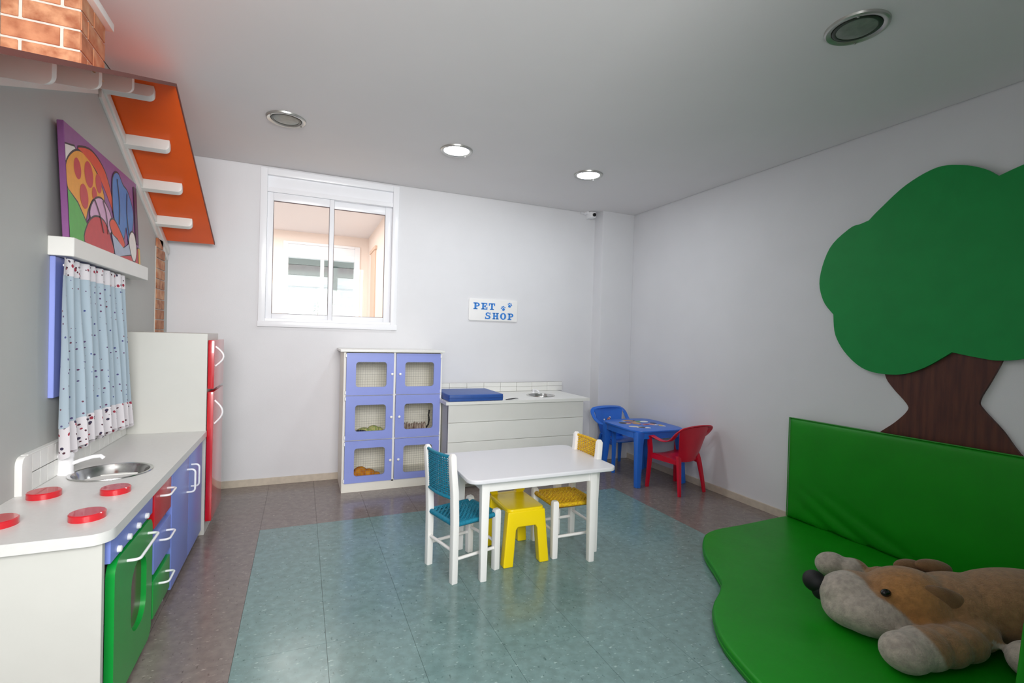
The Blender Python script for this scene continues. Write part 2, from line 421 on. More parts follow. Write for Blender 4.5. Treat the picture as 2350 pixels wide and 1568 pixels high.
for k in range(16):
    a = k*2.4; e = .3+.9*random.random(); ln = .16+.1*random.random(); c0 = Vector((.22, 8.0, 1.45+.012*k))
    p = [c0+Vector((math.cos(a)*math.cos(e)*ln*t, math.sin(a)*math.cos(e)*ln*t, math.sin(e)*ln*t-.12*t*t)) for t in (0, .33, .66, 1)]
    b.sweep(p, [(-.009, 0), (0, .002), (.009, 0), (0, -.002)], scale=[.6, 1, .8, .1])
put('leaves', b, mat('dark_leaf', '#4c5f50', .6), pl)

# ------------------------------------------------------------------ ceiling lights and camera
LENS_ON = mat('lit_lens', '#ffffff', .4, emit='#f4f8ff', estr=14)
LENS_OFF = mat('frosted_lens', '#7f857c', .25, noise=.2, nscale=30)
RING = mat('satin_nickel', '#b9b9b4', .3, .8)
def downlight(x, y, on, label):
    t = thing('ceiling_light', label, 'ceiling light', (x, y, Z-.012), group='round ceiling lights')
    b = MB(); b.lathe([(.086, .012), (.112, .012), (.110, .004), (.104, .0), (.094, .001), (.087, .006), (.086, .012)], (x, y, Z-.012), n=48, cap=False)
    put('trim_ring', b, RING, t, True)
    b = MB(); b.lathe([(.0865, .0118), (.082, .006), (.060, .004), (.030, .0035), (.0, .0033)], (x, y, Z-.012), n=40, cap=False)
    put('lens', b, LENS_ON if on else LENS_OFF, t, True)
    if not on:
        b = MB(); b.lathe([(.0845, .0092), (.0835, .006), (.080, .0052), (.0715, .0046), (.0700, .0050), (.0700, .0075)], (x, y, Z-.0135), n=40, cap=False); put('inner_ring', b, mat('dark_reflector', '#3a3f38', .3, .5), t, True)
    for a in (.6, 3.74):
        b = MB(); b.lathe([(.005, 0), (.005, -.003), (.0, -.004)], (x+.099*math.cos(a), y+.099*math.sin(a), Z-.0125), n=8, cap=False); put('screw', b, RING, t)
    if on:
        l = bpy.data.lights.new('lamp_glow', 'AREA'); l.shape = 'DISK'; l.size = .15; l.energy = 5.0; l.color = (.93, .97, 1)
        o = bpy.data.objects.new('lamp_glow', l); COL.objects.link(o); o.location = (0, 0, -.01); o.parent = t
downlight(-.111, 3.254, False, 'unlit round recessed ceiling light left of the two lit ones, nearest the orange roof')
downlight(.955, 3.257, True, 'lit round ceiling light, left one of the glowing pair')
downlight(2.022, 3.265, True, 'lit round ceiling light, right one of the glowing pair, nearest the corner')
downlight(2.013, 1.265, False, 'large unlit round ceiling light in the dim foreground above the tree')
t = thing('security_camera', 'small white security camera under the ceiling at the corner column', 'camera', (2.655, 4.21, 2.425))
b = MB(); b.box(2.622, 4.165, 2.428, 2.682, 4.258, 2.488, .008); put('housing', b, WHPL, t, 30)
b = MB(); b.lathe([(.017, 0), (.017, -.012), (.014, -.012), (.012, -.006), (0, -.006)], (2.660, 4.166, 2.456), 'y', 18, False); put('lens', b, BLACK, t, True)
b = MB(); b.box(2.60, 4.20, 2.470, 2.625, D, 2.4925, .003); put('bracket', b, WHPL, t)
tag(b and put('cable_trunking', MB().box(2.560, D-.012, 2.470, 2.600, D, 2.492, .002), WALL), 'short white trunking beside the security camera', 'trunking')

# ------------------------------------------------------------------ PET SHOP sign
SB = mat('sign_blue', '#2f7fd0', .5)
sg = thing('wall_sign', 'white board sign reading PET SHOP in blue with two paw prints', 'sign', (1.64, D, 1.36))
tl = math.radians(0.4)
b = MB(); b.prism(rr(1.400, 1.358, 1.884, 1.558, .012), 'xz', D-.014, D, bev=.002); put('board', b, mat('sign_board', '#ecebea', .4), sg, 30)
def rect(a, b_, c, d): return [(a, b_), (c, b_), (c, d), (a, d)]
def arcq(cx, cy_, ro, ri, a0, a1, n=10):
    q = []
    for k in range(n):
        t0, t1 = math.radians(a0+(a1-a0)*k/n), math.radians(a0+(a1-a0)*(k+1)/n)
        q.append([(cx+ro[0]*math.cos(t0), cy_+ro[1]*math.sin(t0)), (cx+ro[0]*math.cos(t1), cy_+ro[1]*math.sin(t1)), (cx+ri[0]*math.cos(t1), cy_+ri[1]*math.sin(t1)), (cx+ri[0]*math.cos(t0), cy_+ri[1]*math.sin(t0))])
    return q
GL = {
 'P': [rect(.18, .1, .44, .9), rect(.03, 0, .62, .16), rect(.03, .84, .5, 1), rect(.44, .40, .55, .56)] + arcq(.53, .70, (.42, .30), (.17, .14), -90, 90),
 'E': [rect(.18, .1, .44, .9), rect(.03, 0, .96, .16), rect(.03, .84, .92, 1), rect(.44, .42, .66, .58), rect(.60, .32, .70, .68), rect(.80, .16, .96, .40), rect(.78, .62, .92, .84)],
 'T': [rect(.37, .1, .63, .9), rect(.2, 0, .8, .16), rect(.03, .84, .97, 1), rect(.03, .60, .17, .84), rect(.83, .60, .97, .84)],
 'H': [rect(.13, .1, .37, .9), rect(.63, .1, .87, .9), rect(.02, 0, .46, .16), rect(.02, .84, .46, 1), rect(.54, 0, .98, .16), rect(.54, .84, .98, 1), rect(.37, .42, .63, .58)],
 'O': arcq(.5, .5, (.48, .52), (.20, .36), 0, 360, 24),
 'S': arcq(.48, .73, (.36, .29), (.13, .14), 35, 270) + arcq(.48, .29, (.42, .31), (.16, .15), 90, -150) + [rect(.74, .66, .86, 1.0), rect(.06, .0, .18, .36)],
}
def word(s, x0, z0, w_, h_, gap):
    x = x0; obs = []
    for ch in s:
        b = MB()
        for poly in GL[ch]: b.prism([(x+p[0]*w_, z0+p[1]*h_) for p in poly], 'xz', D-.0165, D-.0135)
        put('letter_'+ch.lower(), b, SB, sg); x += w_+gap
word('PET', 1.440, 1.461, .066, .062, .009)
word('SHOP', 1.554, 1.374, .064, .062, .012)
def paw(cx, cz, s, a):
    b = MB()
    def pt(dx, dz): return (cx+s*(dx*math.cos(a)-dz*math.sin(a)), cz+s*(dx*math.sin(a)+dz*math.cos(a)))
    b.prism([pt(.5*math.cos(t*PI/8)*(1.05 if math.sin(t*PI/8) < 0 else .85), -.25+.42*math.sin(t*PI/8)) for t in range(16)], 'xz', D-.0165, D-.0135)
    for dx, dz, r in ((-.62, .22, .17), (-.25, .56, .2), (.25, .56, .2), (.62, .22, .17)):
        b.prism([pt(dx+r*math.cos(t*PI/5), dz+1.3*r*math.sin(t*PI/5)) for t in range(10)], 'xz', D-.0165, D-.0135)
    put('paw_print', b, SB, sg)
paw(1.738, 1.478, .030, .25); paw(1.803, 1.511, .030, -.35)
# ------------------------------------------------------------------ play kitchen: worktop
ZW, WF = .616, -.500
XW = L          # wall face
wt = thing('worktop', 'long white worktop of the play kitchen with red burners and round steel sink', 'worktop', (-.71, 2.54, .583))
b = MB()
def wtop(y0, y1): b.box(XW, y0, .583, WF, y1, ZW)
corner = [(XW, 1.752)] + [(WF-.055+.055*math.sin(t*PI/12), 1.752+.055-.055*math.cos(t*PI/12)) for t in range(7)] + [(WF, 2.33), (XW, 2.33)]
b.prism(corner, 'xy', .583, ZW); b.box(XW, 2.65, .583, WF, 3.327, ZW)
SC, SR = (-.708, 2.49), .131
b.ring(rr(XW, 2.33, WF, 2.65, .0005, 9), [(SC[0]+SR*math.cos((k+.5)/40*2*PI), SC[1]+SR*math.sin((k+.5)/40*2*PI)) for k in range(40)], 'xy', .583, ZW)
put('top_slab', b, mat('worktop_laminate', '#d9d9d6', .32, noise=.03, nscale=60), wt, 30)
b = MB(); b.lathe([(.140, ZW+.001), (.139, ZW+.004), (.128, ZW+.003), (.122, ZW-.01), (.108, ZW-.05), (.075, ZW-.078), (.03, ZW-.085), (0, ZW-.086)], (SC[0], SC[1], 0), n=48, cap=False)
put('sink_bowl', b, STEEL, wt, True)
for x, y, r in ((-.815, 2.200, .047), (-.607, 2.178, .045), (-.603, 1.912, .047), (-.822, 1.925, .050)):
    b = MB(); b.lathe([(r, ZW), (r, ZW+.018), (r-.003, ZW+.021), (0, ZW+.021)], (x, y, 0), n=36, cap=False); put('burner', b, RED, wt, 40)
t = thing('tap', 'white plastic toy tap standing behind the steel sink', 'tap', (-.862, 2.508, ZW))
b = MB(); b.lathe([(.027, 0), (.027, .006), (.0245, .01), (.0245, .065), (.026, .068), (.026, .08), (.02, .088), (0, .09)], (-.862, 2.505, ZW), n=24, cap=False); put('body', b, WHPL, t, 40)
b = MB(); b.tube([(-.845, 2.505, ZW+.04), (-.815, 2.51, ZW+.052), (-.78, 2.515, ZW+.062), (-.755, 2.52, ZW+.063), (-.745, 2.522, ZW+.052)], .008, 10); put('spout', b, WHPL, t, True)
# tiled upstand
us = thing('tiled_upstand', 'low white tiled upstand behind the play kitchen worktop', 'backsplash', (XW+.01, 2.78, ZW))
b = MB(); pts = [(2.285, ZW), (2.285, .749), (3.326, .749), (3.326, ZW)]
b.prism(pts, 'yz', XW, XW+.016); put('backing_panel', b, mat('grout_dark', '#4d4a48', .7), us)
b = MB(); b.box(XW, 2.26, .7495, XW+.0215, 3.326, .7535, .001, 1); put('cap_strip', b, WHITE, us)
b = MB(); b.prism([(2.222, ZW), (2.222, .722)] + [(2.222+.03-.03*math.cos(k*PI/12), .722+.03*math.sin(k*PI/12)) for k in range(1, 7)] + [(2.292, .752), (2.292, ZW)], 'yz', XW, XW+.021, bev=.002); put('end_panel', b, WHITE, us, 30)
y = 2.294
while y < 3.32:
    y1 = min(y+.0585, 3.325)
    for z0, z1 in ((ZW+.001, .681), (.6835, .750)):
        b = MB(); b.box(XW+.014, y+.0014, z0, XW+.020, y1-.0014, z1-.001, .0008, 1); put('tile', b, WHITE, us)
    y += .0585
# ------------------------------------------------------------------ cabinets under the worktop
CF = -.545      # carcass front
cab = thing('oven_cabinet', 'white play stove cabinet with a green oven door and blue knob panel', 'cabinet', (-.735, 2.05, 0))
b = MB(); b.box(XW, 1.785, 0, CF+.018, 1.807, .583, .001, 1); put('side_panel', b, WHITEK, cab)
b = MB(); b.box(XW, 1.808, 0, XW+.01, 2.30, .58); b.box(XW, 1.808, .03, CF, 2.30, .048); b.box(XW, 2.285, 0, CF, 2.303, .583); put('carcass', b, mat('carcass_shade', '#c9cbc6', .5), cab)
b = MB(); b.box(XW+.02, 1.82, .25, CF-.02, 2.28, .262); put('oven_shelf', b, mat('oven_dark', '#3a2b28', .6), cab)
b = MB(); b.box(CF-.01, 1.835, .492, CF+.024, 2.292, .578, .003); put('knob_panel', b, BLUED, cab, 30)
for y in (1.90, 2.00, 2.10, 2.20):
    b = MB(); b.lathe([(.011, 0), (.010, .009), (.007, .011), (0, .011)], (CF+.024, y, .512), 'x', 18, False); put('knob', b, WHPL, cab, 40)
dd = MB()
oy0, oy1, oz0, oz1 = 1.868, 2.290, .018, .482
hole = rr(2.035, .14, 2.215, .385, .075, 8)
dd.ring(rr(oy0, oz0, oy1, oz1, .05, 8), hole, 'yz', CF+.002, CF+.026)
dr = put('oven_door', dd, GREEN, cab, 30)
b = MB(); b.prism(rr(2.025, .13, 2.225, .395, .08, 8), 'yz', CF+.004, CF+.009); put('oven_window', b, mat('smoked_pane', '#5b3f3a', .15), dr)
def uhandle(p0, p1, out, r=.0045, parent=None, name='handle'):
    """U-shaped pull between two points on a face, standing out along +x"""
    p0, p1 = Vector(p0), Vector(p1); d = (p1-p0).normalized(); o = Vector((out, 0, 0)); q = .016
    pts = [p0, p0+o*.55]
    for k in range(1, 5):
        a = k*PI/8; pts.append(p0+o*(.55+.45*math.sin(a)) + d*(q*(1-math.cos(a))))
    for k in range(4, 0, -1):
        a = k*PI/8; pts.append(p1+o*(.55+.45*math.sin(a)) - d*(q*(1-math.cos(a))))
    pts += [p1+o*.55, p1]
    b = MB(); b.tube(pts, r, 10)
    return put(name, b, WHPL, parent, True)
uhandle((CF+.025, 1.985, .437), (CF+.025, 2.225, .437), .036, .005, dr)
dw = thing('drawer_unit', 'drawer column with red, blue and green fronts beside the oven', 'drawers', (-.735, 2.45, 0))
b = MB(); b.box(XW, 2.304, 0, CF, 2.316, .583); b.box(XW, 2.583, 0, CF, 2.596, .583); b.box(XW, 2.316, .02, CF, 2.583, .032); b.box(XW, 2.316, .05, CF-.004, 2.583, .58)
put('carcass', b, WHITE, dw)
for nm, z0, z1, m, l in (('top', .420, .572, REDP, 'red drawer front'), ('mid', .238, .388, BLUED, 'blue drawer front'), ('low', .060, .210, GREEN, 'green drawer front')):
    b = MB(); b.box(CF+.002, 2.313, z0, CF+.026, 2.578, z1, .0025); o = lab(put('drawer', b, m, dw, 30), l)
    zz = (z0+z1)/2+.03; uhandle((CF+.026, 2.395, zz), (CF+.026, 2.505, zz), .034, .0045, o)
cp = thing('double_door_cupboard', 'blue-doored white cupboard between the drawers and fridge', 'cabinet', (-.735, 2.96, 0))
b = MB(); b.box(XW, 2.597, .03, CF, 3.326, .583); put('carcass', b, WHITE, cp)
for y0, y1, hy in ((2.602, 2.955, 2.905), (2.960, 3.318, 3.01)):
    b = MB(); b.box(CF+.002, y0, .035, CF+.026, y1, .560, .003); o = put('door', b, BLUED, cp, 30)
    uhandle((CF+.026, hy, .385), (CF+.026, hy, .500), .036, .0048, o)
# ------------------------------------------------------------------ toy fridge
fr = thing('toy_fridge', 'tall white play fridge with two red doors', 'fridge', (-.71, 3.52, 0))
b = MB(); b.box(XW, 3.328, 0, -.505, 3.72, 1.188, .002, 1); put('body', b, WHITEK, fr, 30)
for z0, z1, h0, h1 in ((.862, 1.150, .995, 1.112), (.078, .845, .650, .790)):
    b = MB(); b.box(-.502, 3.332, z0, -.470, 3.712, z1, .004); o = put('door', b, RED, fr, 30)
    b = MB(); b.tube([(-.470+.042*math.sin(PI*k/12), 3.372, h0+(h1-h0)*k/12) for k in range(13)], .0055, 10); put('handle', b, WHPL, o, True)
# ------------------------------------------------------------------ play house roof on the left wall
rf = thing('play_house_roof', 'orange play house roof with white rafters projecting from the left wall', 'roof', (-.75, 2.9, 1.8))
XO = -.592
RY, RZ = 2.891, 2.424                     # ridge (upper face)
SF, SN = -.472, .412                      # slopes away from and towards the camera
def zfar(y): return RZ+SF*(y-RY)
def znear(y): return RZ+SN*(y-RY)
th = .014
b = MB(); b.prism([(RY, RZ), (4.12, zfar(4.12)), (4.12, zfar(4.12)-th), (RY, RZ-th)], 'yz', XW, XO-.004); lab(put('far_slope', b, ORANGE, rf), 'orange underside slope falling towards the far wall')
b = MB(); b.prism([(RY, RZ), (RY, RZ-th), (1.10, znear(1.10)-th), (1.10, znear(1.10))], 'yz', XW, XO-.004); put('near_slope', b, ORANGE, rf)
b = MB(); b.prism([(RY, RZ+.001), (4.122, zfar(4.122)+.001), (4.122, zfar(4.122)-th-.001), (RY, RZ-th-.001), (1.10, znear(1.10)-th-.001), (1.10, znear(1.10)+.001)], 'yz', XO-.004, XO); put('edge_strip', b, BROWN, rf)
def rafter(y, zf, sl):
    zt = zf(y)-th-.0005
    n = Vector((0, 0, 1)); tdir = Vector((0, 1, sl)).normalized()
    X1 = -.688; hgt = .056 if sl < 0 else .068; q = .028
    prof = [(XW, 0), (X1, 0)] + [(X1-q+q*math.cos(a*PI/12), -hgt+q-q*math.sin(a*PI/12)) for a in range(7)] + [(XW, -hgt)]
    b = MB(); A = []; Bq = []
    for x, h in prof:
        c = Vector((x, y, zt)) + n*h
        A.append(b._v(c-tdir*.017)); Bq.append(b._v(c+tdir*.017))
    b._f(A[::-1]); b._f(Bq)
    for k in range(len(prof)): b._f([A[k], A[(k+1) % len(prof)], Bq[(k+1) % len(prof)], Bq[k]])
    b._bev(A+Bq, .004, 2, sel=lambda e: e.calc_face_angle(0) > 1.2)
    put('rafter', b, WHITE, rf, 30)
for y in (2.925, 3.245, 3.560, 3.875): rafter(y, zfar, SF)
for y in (2.60, 2.235, 1.88, 1.53, 1.18): rafter(y, znear, SN)
hb = thing('gable_trim', 'white sloping trim boards under the orange roof edge', 'trim', (-.89, 3.5, 1.85))
for dz0, dz1, tk in ((-.060, -.015, .022), (-.105, -.062, .012)):
    b = MB(); b.prism([(RY+.02, RZ-.02+dz1), (4.20+.0*dz0, zfar(4.20)+dz1), (4.20, zfar(4.20)+dz0), (RY+.02, RZ-.02+dz0)], 'yz', XW, XW+tk, bev=.002); put('trim_board', b, WHITE, hb, 30)
b = MB(); b.prism([(RY-.02, RZ-.08), (1.1, znear(1.1)-.07), (1.1, znear(1.1)-.115), (RY-.02, RZ-.125)], 'yz', XW, XW+.012); put('trim_board', b, WHITE, hb)
# chimney
ch = thing('toy_chimney', 'square chimney of reddish bricks with white cap standing on the roof', 'chimney', (-.80, 2.20, 2.05))
cx0, cx1, c0, c1, zt = XW, -.700, 2.095, 2.305, 2.335
b = MB(); b.prism([(c0+.003, znear(c0)), (c0+.003, zt), (c1-.003, zt), (c1-.003, znear(c1))], 'yz', cx0, cx1-.003); put('core', b, MORTAR, ch)
b = MB(); b.box(cx0, c0-.02, zt, cx1+.022, c1+.02, zt+.03, .002); put('cap', b, WHITE, ch, 30)
bh, bp = .060, .0675
zb = znear(c0)-.02; row = 0
while zb < zt-.01:
    z0, z1 = zb, min(zb+bh, zt-.001)
    # near face bricks
    xs_ = [(cx0, cx0+.045), (cx0+.052, cx1)] if row % 2 == 0 else [(cx0, cx0+.150), (cx0+.157, cx1)]
    for xa, xb in xs_:
        lo = max(z0, znear(c0)+.0005)
        if z1-lo > .012:
            b = MB(); b.box(xa+.001, c0-.001, lo, xb-.0015, c0+.006, z1, .0015, 1); put('brick', b, BRICKS[random.randrange(3)], ch)
    ys_ = [(c0, c0+.05), (c0+.057, c1)] if row % 2 == 0 else [(c0, c0+.10), (c0+.107, c1)]
    for ya, yb in ys_:
        yb_ = yb
        if z1 > znear(ya)+.012:
            b = MB(); b.prism([(ya+.002, max(z0, znear(ya)+.0005)), (min(yb-.001, RY), min(max(z0, znear(yb)+.0005), z1-.002)), (yb-.001, z1), (ya+.002, z1)], 'yz', cx1-.004, cx1+.001); put('brick', b, BRICKS[random.randrange(3)], ch)
    zb += bp; row += 1
# brick strip at the far end of the house front
bs = thing('brick_strip', 'narrow vertical strip of reddish bricks between roof and fridge', 'brick trim', (XW, 4.02, .9))
b = MB(); b.box(XW, 3.925, .90, XW+.005, 4.125, 1.76); put('backing', b, MORTAR, bs)
z = .93; k = 0
while z < 1.76:
    zt2 = min(z+.062, 1.815)
    sp = [(3.927, 4.123)]
    for ya, yb in sp:
        b = MB(); b.box(XW, ya, z, XW+.012, min(yb, 4.123-max(0, zt2-1.78)*1.6), zt2, .002, 1); put('brick', b, BRICKS[random.randrange(3)], bs)
    z += .0685; k += 1
# ------------------------------------------------------------------ shelf, painting, blue board, curtain
sh = tag(put('wall_shelf', MB().box(XW, 2.433, 1.487, -.823, 3.43, 1.561, .002, 1), WHITE, None, 30), 'thick white box shelf on the left wall above the curtain', 'shelf')
tag(put('window_board', MB().box(XW, 2.452, .93, XW+.018, 3.05, 1.486, .002, 1), BLUE, None, 30), 'periwinkle blue board on the wall behind the curtain', 'board')
# painting: face leaning on the wall (own plain composition)
pt = thing('canvas_painting', 'bright abstract canvas in purple, orange, blue and red on the shelf', 'painting', (-.87, 2.9, 1.562))
PW, PH, tilt = .905, .455, math.radians(3)
b = MB(); b.box(0, 0, 0, -.022, PW, PH, .002, 1)
pm = {k: mat('paint_'+k, v, .45, noise=.08, nscale=30) for k, v in dict(purple='#8f5590', orange='#f0a02a', red='#c8303a', scarlet='#e04a28', green='#4cae48', blue='#3f7fc4', pink='#d8a8cc', grey='#a9b6cc', plum='#5a2a5c', yellow='#e2b040', line='#1c1822', white='#e8e2dc').items()}
pcv = put('canvas', b, pm['purple'], pt, 30, local=True)
q = MB(); order = list(pm); mats_ = list(pm.values())
lvl = [0.0004]
def patch(colr, pts, sm=True, line=True):
    P = catmull(pts, 5) if sm else pts
    P = [(max(0.001, min(.999, a)), max(.001, min(.999, c))) for a, c in P]
    lvl[0] += .00012
    if line:
        n = len(P); cx = sum(p[0] for p in P)/n; cz = sum(p[1] for p in P)/n
        o = []
        for k in range(n):
            a, c = P[k-1], P[(k+1) % n]; dx, dz = (c[0]-a[0])*PW, (c[1]-a[1])*PH; l_ = math.hypot(dx, dz) or 1
            s_ = 1
            nx, nz_ = dz/l_, -dx/l_
            if (P[k][0]-cx)*PW*nx+(P[k][1]-cz)*PH*nz_ < 0: nx, nz_ = -nx, -nz_
            o.append((max(0, min(1, P[k][0]+nx*.0085/PW)), max(0, min(1, P[k][1]+nz_*.0085/PH))))
        q.mi = order.index('line'); q._f([q._v((lvl[0], a*PW, c*PH)) for a, c in o]); lvl[0] += .00012
    q.mi = order.index(colr); q._f([q._v((lvl[0], a*PW, c*PH)) for a, c in P])
patch('white', [(.0, .66), (.0, .80), (.10, .84), (.16, .74)], False)
patch('orange', [(.02, .40), (.0, .62), (.10, .80), (.22, .84), (.36, .74), (.44, .55), (.38, .42), (.30, .48), (.22, .34), (.16, .2)])
patch('scarlet', [(.14, .86), (.30, .93), (.46, .84), (.55, .62), (.57, .46), (.47, .62), (.34, .78), (.2, .84)])
for u, v, r in ((.12, .66, .05), (.25, .68, .065), (.37, .66, .05), (.18, .44, .06), (.31, .52, .04)):
    patch('red', [(u+r*.8*math.cos(a*PI/4), v+1.9*r*math.sin(a*PI/4)) for a in range(8)], line=False)
patch('pink', [(.24, .30), (.30, .46), (.40, .52), (.50, .44), (.54, .30), (.46, .18), (.32, .17)])
patch('green', [(.0, .0), (.0, .42), (.10, .34), (.20, .18), (.22, .0)], False)
patch('red', [(.18, .0), (.20, .18), (.30, .30), (.42, .30), (.50, .16), (.52, .0)])
patch('blue', [(.56, .60), (.58, .84), (.66, .93), (.74, .84), (.82, .80), (.90, .62), (.88, .42), (.80, .22), (.76, .38), (.70, .22), (.62, .34), (.57, .42)])
patch('scarlet', [(.50, .30), (.56, .38), (.66, .28), (.72, .16), (.62, .12)])
patch('grey', [(.52, .22), (.60, .18), (.70, .12), (.80, .20), (.84, .02), (.56, .0)], False)
patch('red', [(.60, .0), (.86, .08), (.96, .20), (.96, .0)], False)
patch('white', [(.80, .22), (.84, .34), (.90, .34), (.93, .18), (.90, .04), (.85, .04)])
patch('plum', [(.935, .26), (.935, .93), (.975, .93), (.975, .24)], False)
patch('yellow', [(.965, .0), (.965, .20), (1, .20), (1, 0)], False)
for pts in ([(.30, .47), (.36, .34), (.40, .18)], [(.41, .51), (.45, .38), (.46, .19)], [(.64, .86), (.66, .60), (.64, .36)], [(.80, .78), (.78, .55), (.80, .30)]):
    q.mi = order.index('line'); lvl[0] += .0001; q.sweep([(lvl[0], a*PW, c*PH) for a, c in catmull(pts, 4, False)], [(-.004, 0), (.004, 0), (.004, .0003), (-.004, .0003)], upv=(1, 0, 0))
pp = put('painted_surface', q, mats_, pt, local=True, fix=False)
pt.location = (-.845, 2.452, 1.563); pt.rotation_euler = (0, -tilt, 0)
# curtain
def curtain_mat():
    m = bpy.data.materials.new('curtain_fabric'); m.use_nodes = True; nt = m.node_tree; b = nt.nodes['Principled BSDF']
    b.inputs['Roughness'].default_value = .9; b.inputs['Sheen Weight'].default_value = .2
    uv = nt.nodes.new('ShaderNodeUVMap'); vo = nt.nodes.new('ShaderNodeTexVoronoi'); vo.inputs['Scale'].default_value = 36; vo.inputs['Randomness'].default_value = .35
    nt.links.new(uv.outputs[0], vo.inputs['Vector'])
    lt = nt.nodes.new('ShaderNodeMath'); lt.operation = 'LESS_THAN'; lt.inputs[1].default_value = .15; nt.links.new(vo.outputs['Distance'], lt.inputs[0])
    mx = nt.nodes.new('ShaderNodeMix'); mx.data_type = 'RGBA'; mx.inputs[6].default_value = rgb('#a9bac6'); nt.links.new(lt.outputs[0], mx.inputs[0])
    cm = nt.nodes.new('ShaderNodeMix'); cm.data_type = 'RGBA'; cm.inputs[6].default_value = rgb('#3f4f8a'); cm.inputs[7].default_value = rgb('#6e3a4c')
    sp_ = nt.nodes.new('ShaderNodeSeparateColor'); nt.links.new(vo.outputs['Color'], sp_.inputs[0]); nt.links.new(sp_.outputs[0], cm.inputs[0]); nt.links.new(cm.outputs[2], mx.inputs[7])
    nt.links.new(mx.outputs[2], b.inputs['Base Color']); return m
def cherry_mat():
    m = bpy.data.materials.new('cherry_print_fabric'); m.use_nodes = True; nt = m.node_tree; b = nt.nodes['Principled BSDF']
    b.inputs['Roughness'].default_value = .9
    uv = nt.nodes.new('ShaderNodeUVMap')
    prev = None; c = rgb('#d8d4d8')
    for sc_, th_, colr, off in ((30, .22, '#9a3244', (0, 0, 0)), (42, .18, '#4a2230', (3.3, 1.2, 0)), (26, .16, '#39324c', (7, 4, 0))):
        mp = nt.nodes.new('ShaderNodeMapping'); mp.inputs['Location'].default_value = off; nt.links.new(uv.outputs[0], mp.inputs[0])
        vo = nt.nodes.new('ShaderNodeTexVoronoi'); vo.inputs['Scale'].default_value = sc_; vo.inputs['Randomness'].default_value = 1
        nt.links.new(mp.outputs[0], vo.inputs['Vector'])
        lt = nt.nodes.new('ShaderNodeMath'); lt.operation = 'LESS_THAN'; lt.inputs[1].default_value = th_; nt.links.new(vo.outputs['Distance'], lt.inputs[0])
        mx = nt.nodes.new('ShaderNodeMix'); mx.data_type = 'RGBA'; mx.inputs[7].default_value = rgb(colr); nt.links.new(lt.outputs[0], mx.inputs[0])
        if prev: nt.links.new(prev, mx.inputs[6])
        else: mx.inputs[6].default_value = c
        prev = mx.outputs[2]
    nt.links.new(prev, b.inputs['Base Color']); return m
cu = thing('curtain', 'pale blue dotted curtain with white cherry-print border hanging under the shelf', 'curtain', (-.86, 2.83, .69))
def cy0(v): return 2.402+.03*v**2
def cy1(v): return 3.135+.155*v**1.3
NF = 10
def cpt(u, v):
    ph = 2*PI*(NF*u+.25*math.sin(5*u+1)+.05*math.sin(9*v))
    am = .007+.016*v**.6
    x = -.849+am*math.sin(ph)+.004*math.sin(23*u+3*v)
    y = cy0(v)+(cy1(v)-cy0(v))*u+.008*math.cos(ph)*v
    zb_ = .690+.012*math.sin(ph+.8)+.02*math.sin(3.1*u+.3)-.01*u
    z_ = 1.478+(zb_-1.478)*v
    return (x, y, z_)
def cpiece(name, v0, v1, m, nv, swell=0):
    b = MB(); uvl = b.bm.loops.layers.uv.new('UVMap')
    nu = 170
    rows = []
    for j in range(nv+1):
        v = v0+(v1-v0)*j/nv
        rows.append([b._v((cpt(i_/nu, v)[0]+swell*(1 if True else 0), *cpt(i_/nu, v)[1:])) for i_ in range(nu+1)])
    for j in range(nv):
        for i_ in range(nu):
            f = b._f([rows[j][i_], rows[j][i_+1], rows[j+1][i_+1], rows[j+1][i_]])
            for lp, (di, dj) in zip(f.loops, ((0, 0), (1, 0), (1, 1), (0, 1))): lp[uvl].uv = ((i_+di)/nu*1.1, (v0+(v1-v0)*(j+dj)/nv)*.78)
    return put(name, b, m, cu, 'all')
cpiece('panel', .085, .845, curtain_mat(), 30); CH = cherry_mat()
cpiece('header_band', 0, .088, CH, 6, .001); cpiece('hem_band', .842, 1, CH, 8, .0015)
b = MB(); b.tube([(-.858, 2.45, 1.452), (-.858, 3.10, 1.452)], .005, 8); put('rod', b, WHPL, cu, True)
# ------------------------------------------------------------------ six-door cabinet on the far wall
WIRE = mat('wire_grid', '#7d786e', .5)
INNER = mat('cabinet_inside', '#f2efe4', .5)
YF = 3.850
kc = thing('pet_cabinet', 'white six-door cabinet with periwinkle doors and square wire windows', 'cabinet', (.675, 4.05, 0))
b = MB()
b.box(.297, YF+.012, 0, .313, D-.012, 1.070); b.box(1.040, YF+.012, 0, 1.056, D-.012, 1.070); b.box(.668, YF+.012, .06, .684, D-.012, 1.068)
b.box(.313, YF+.012, .0, 1.040, YF+.026, .070); b.box(.313, D-.02, .02, 1.040, D-.012, 1.07)
for z_ in (.068, .396, .738): b.box(.313, YF+.014, z_-.008, 1.040, D-.02, z_+.008)
put('carcass', b, INNER, kc)
b = MB(); b.box(.270, YF-.018, 1.070, 1.068, D-.001, 1.088, .003); put('top_panel', b, WHITE, kc, 30)
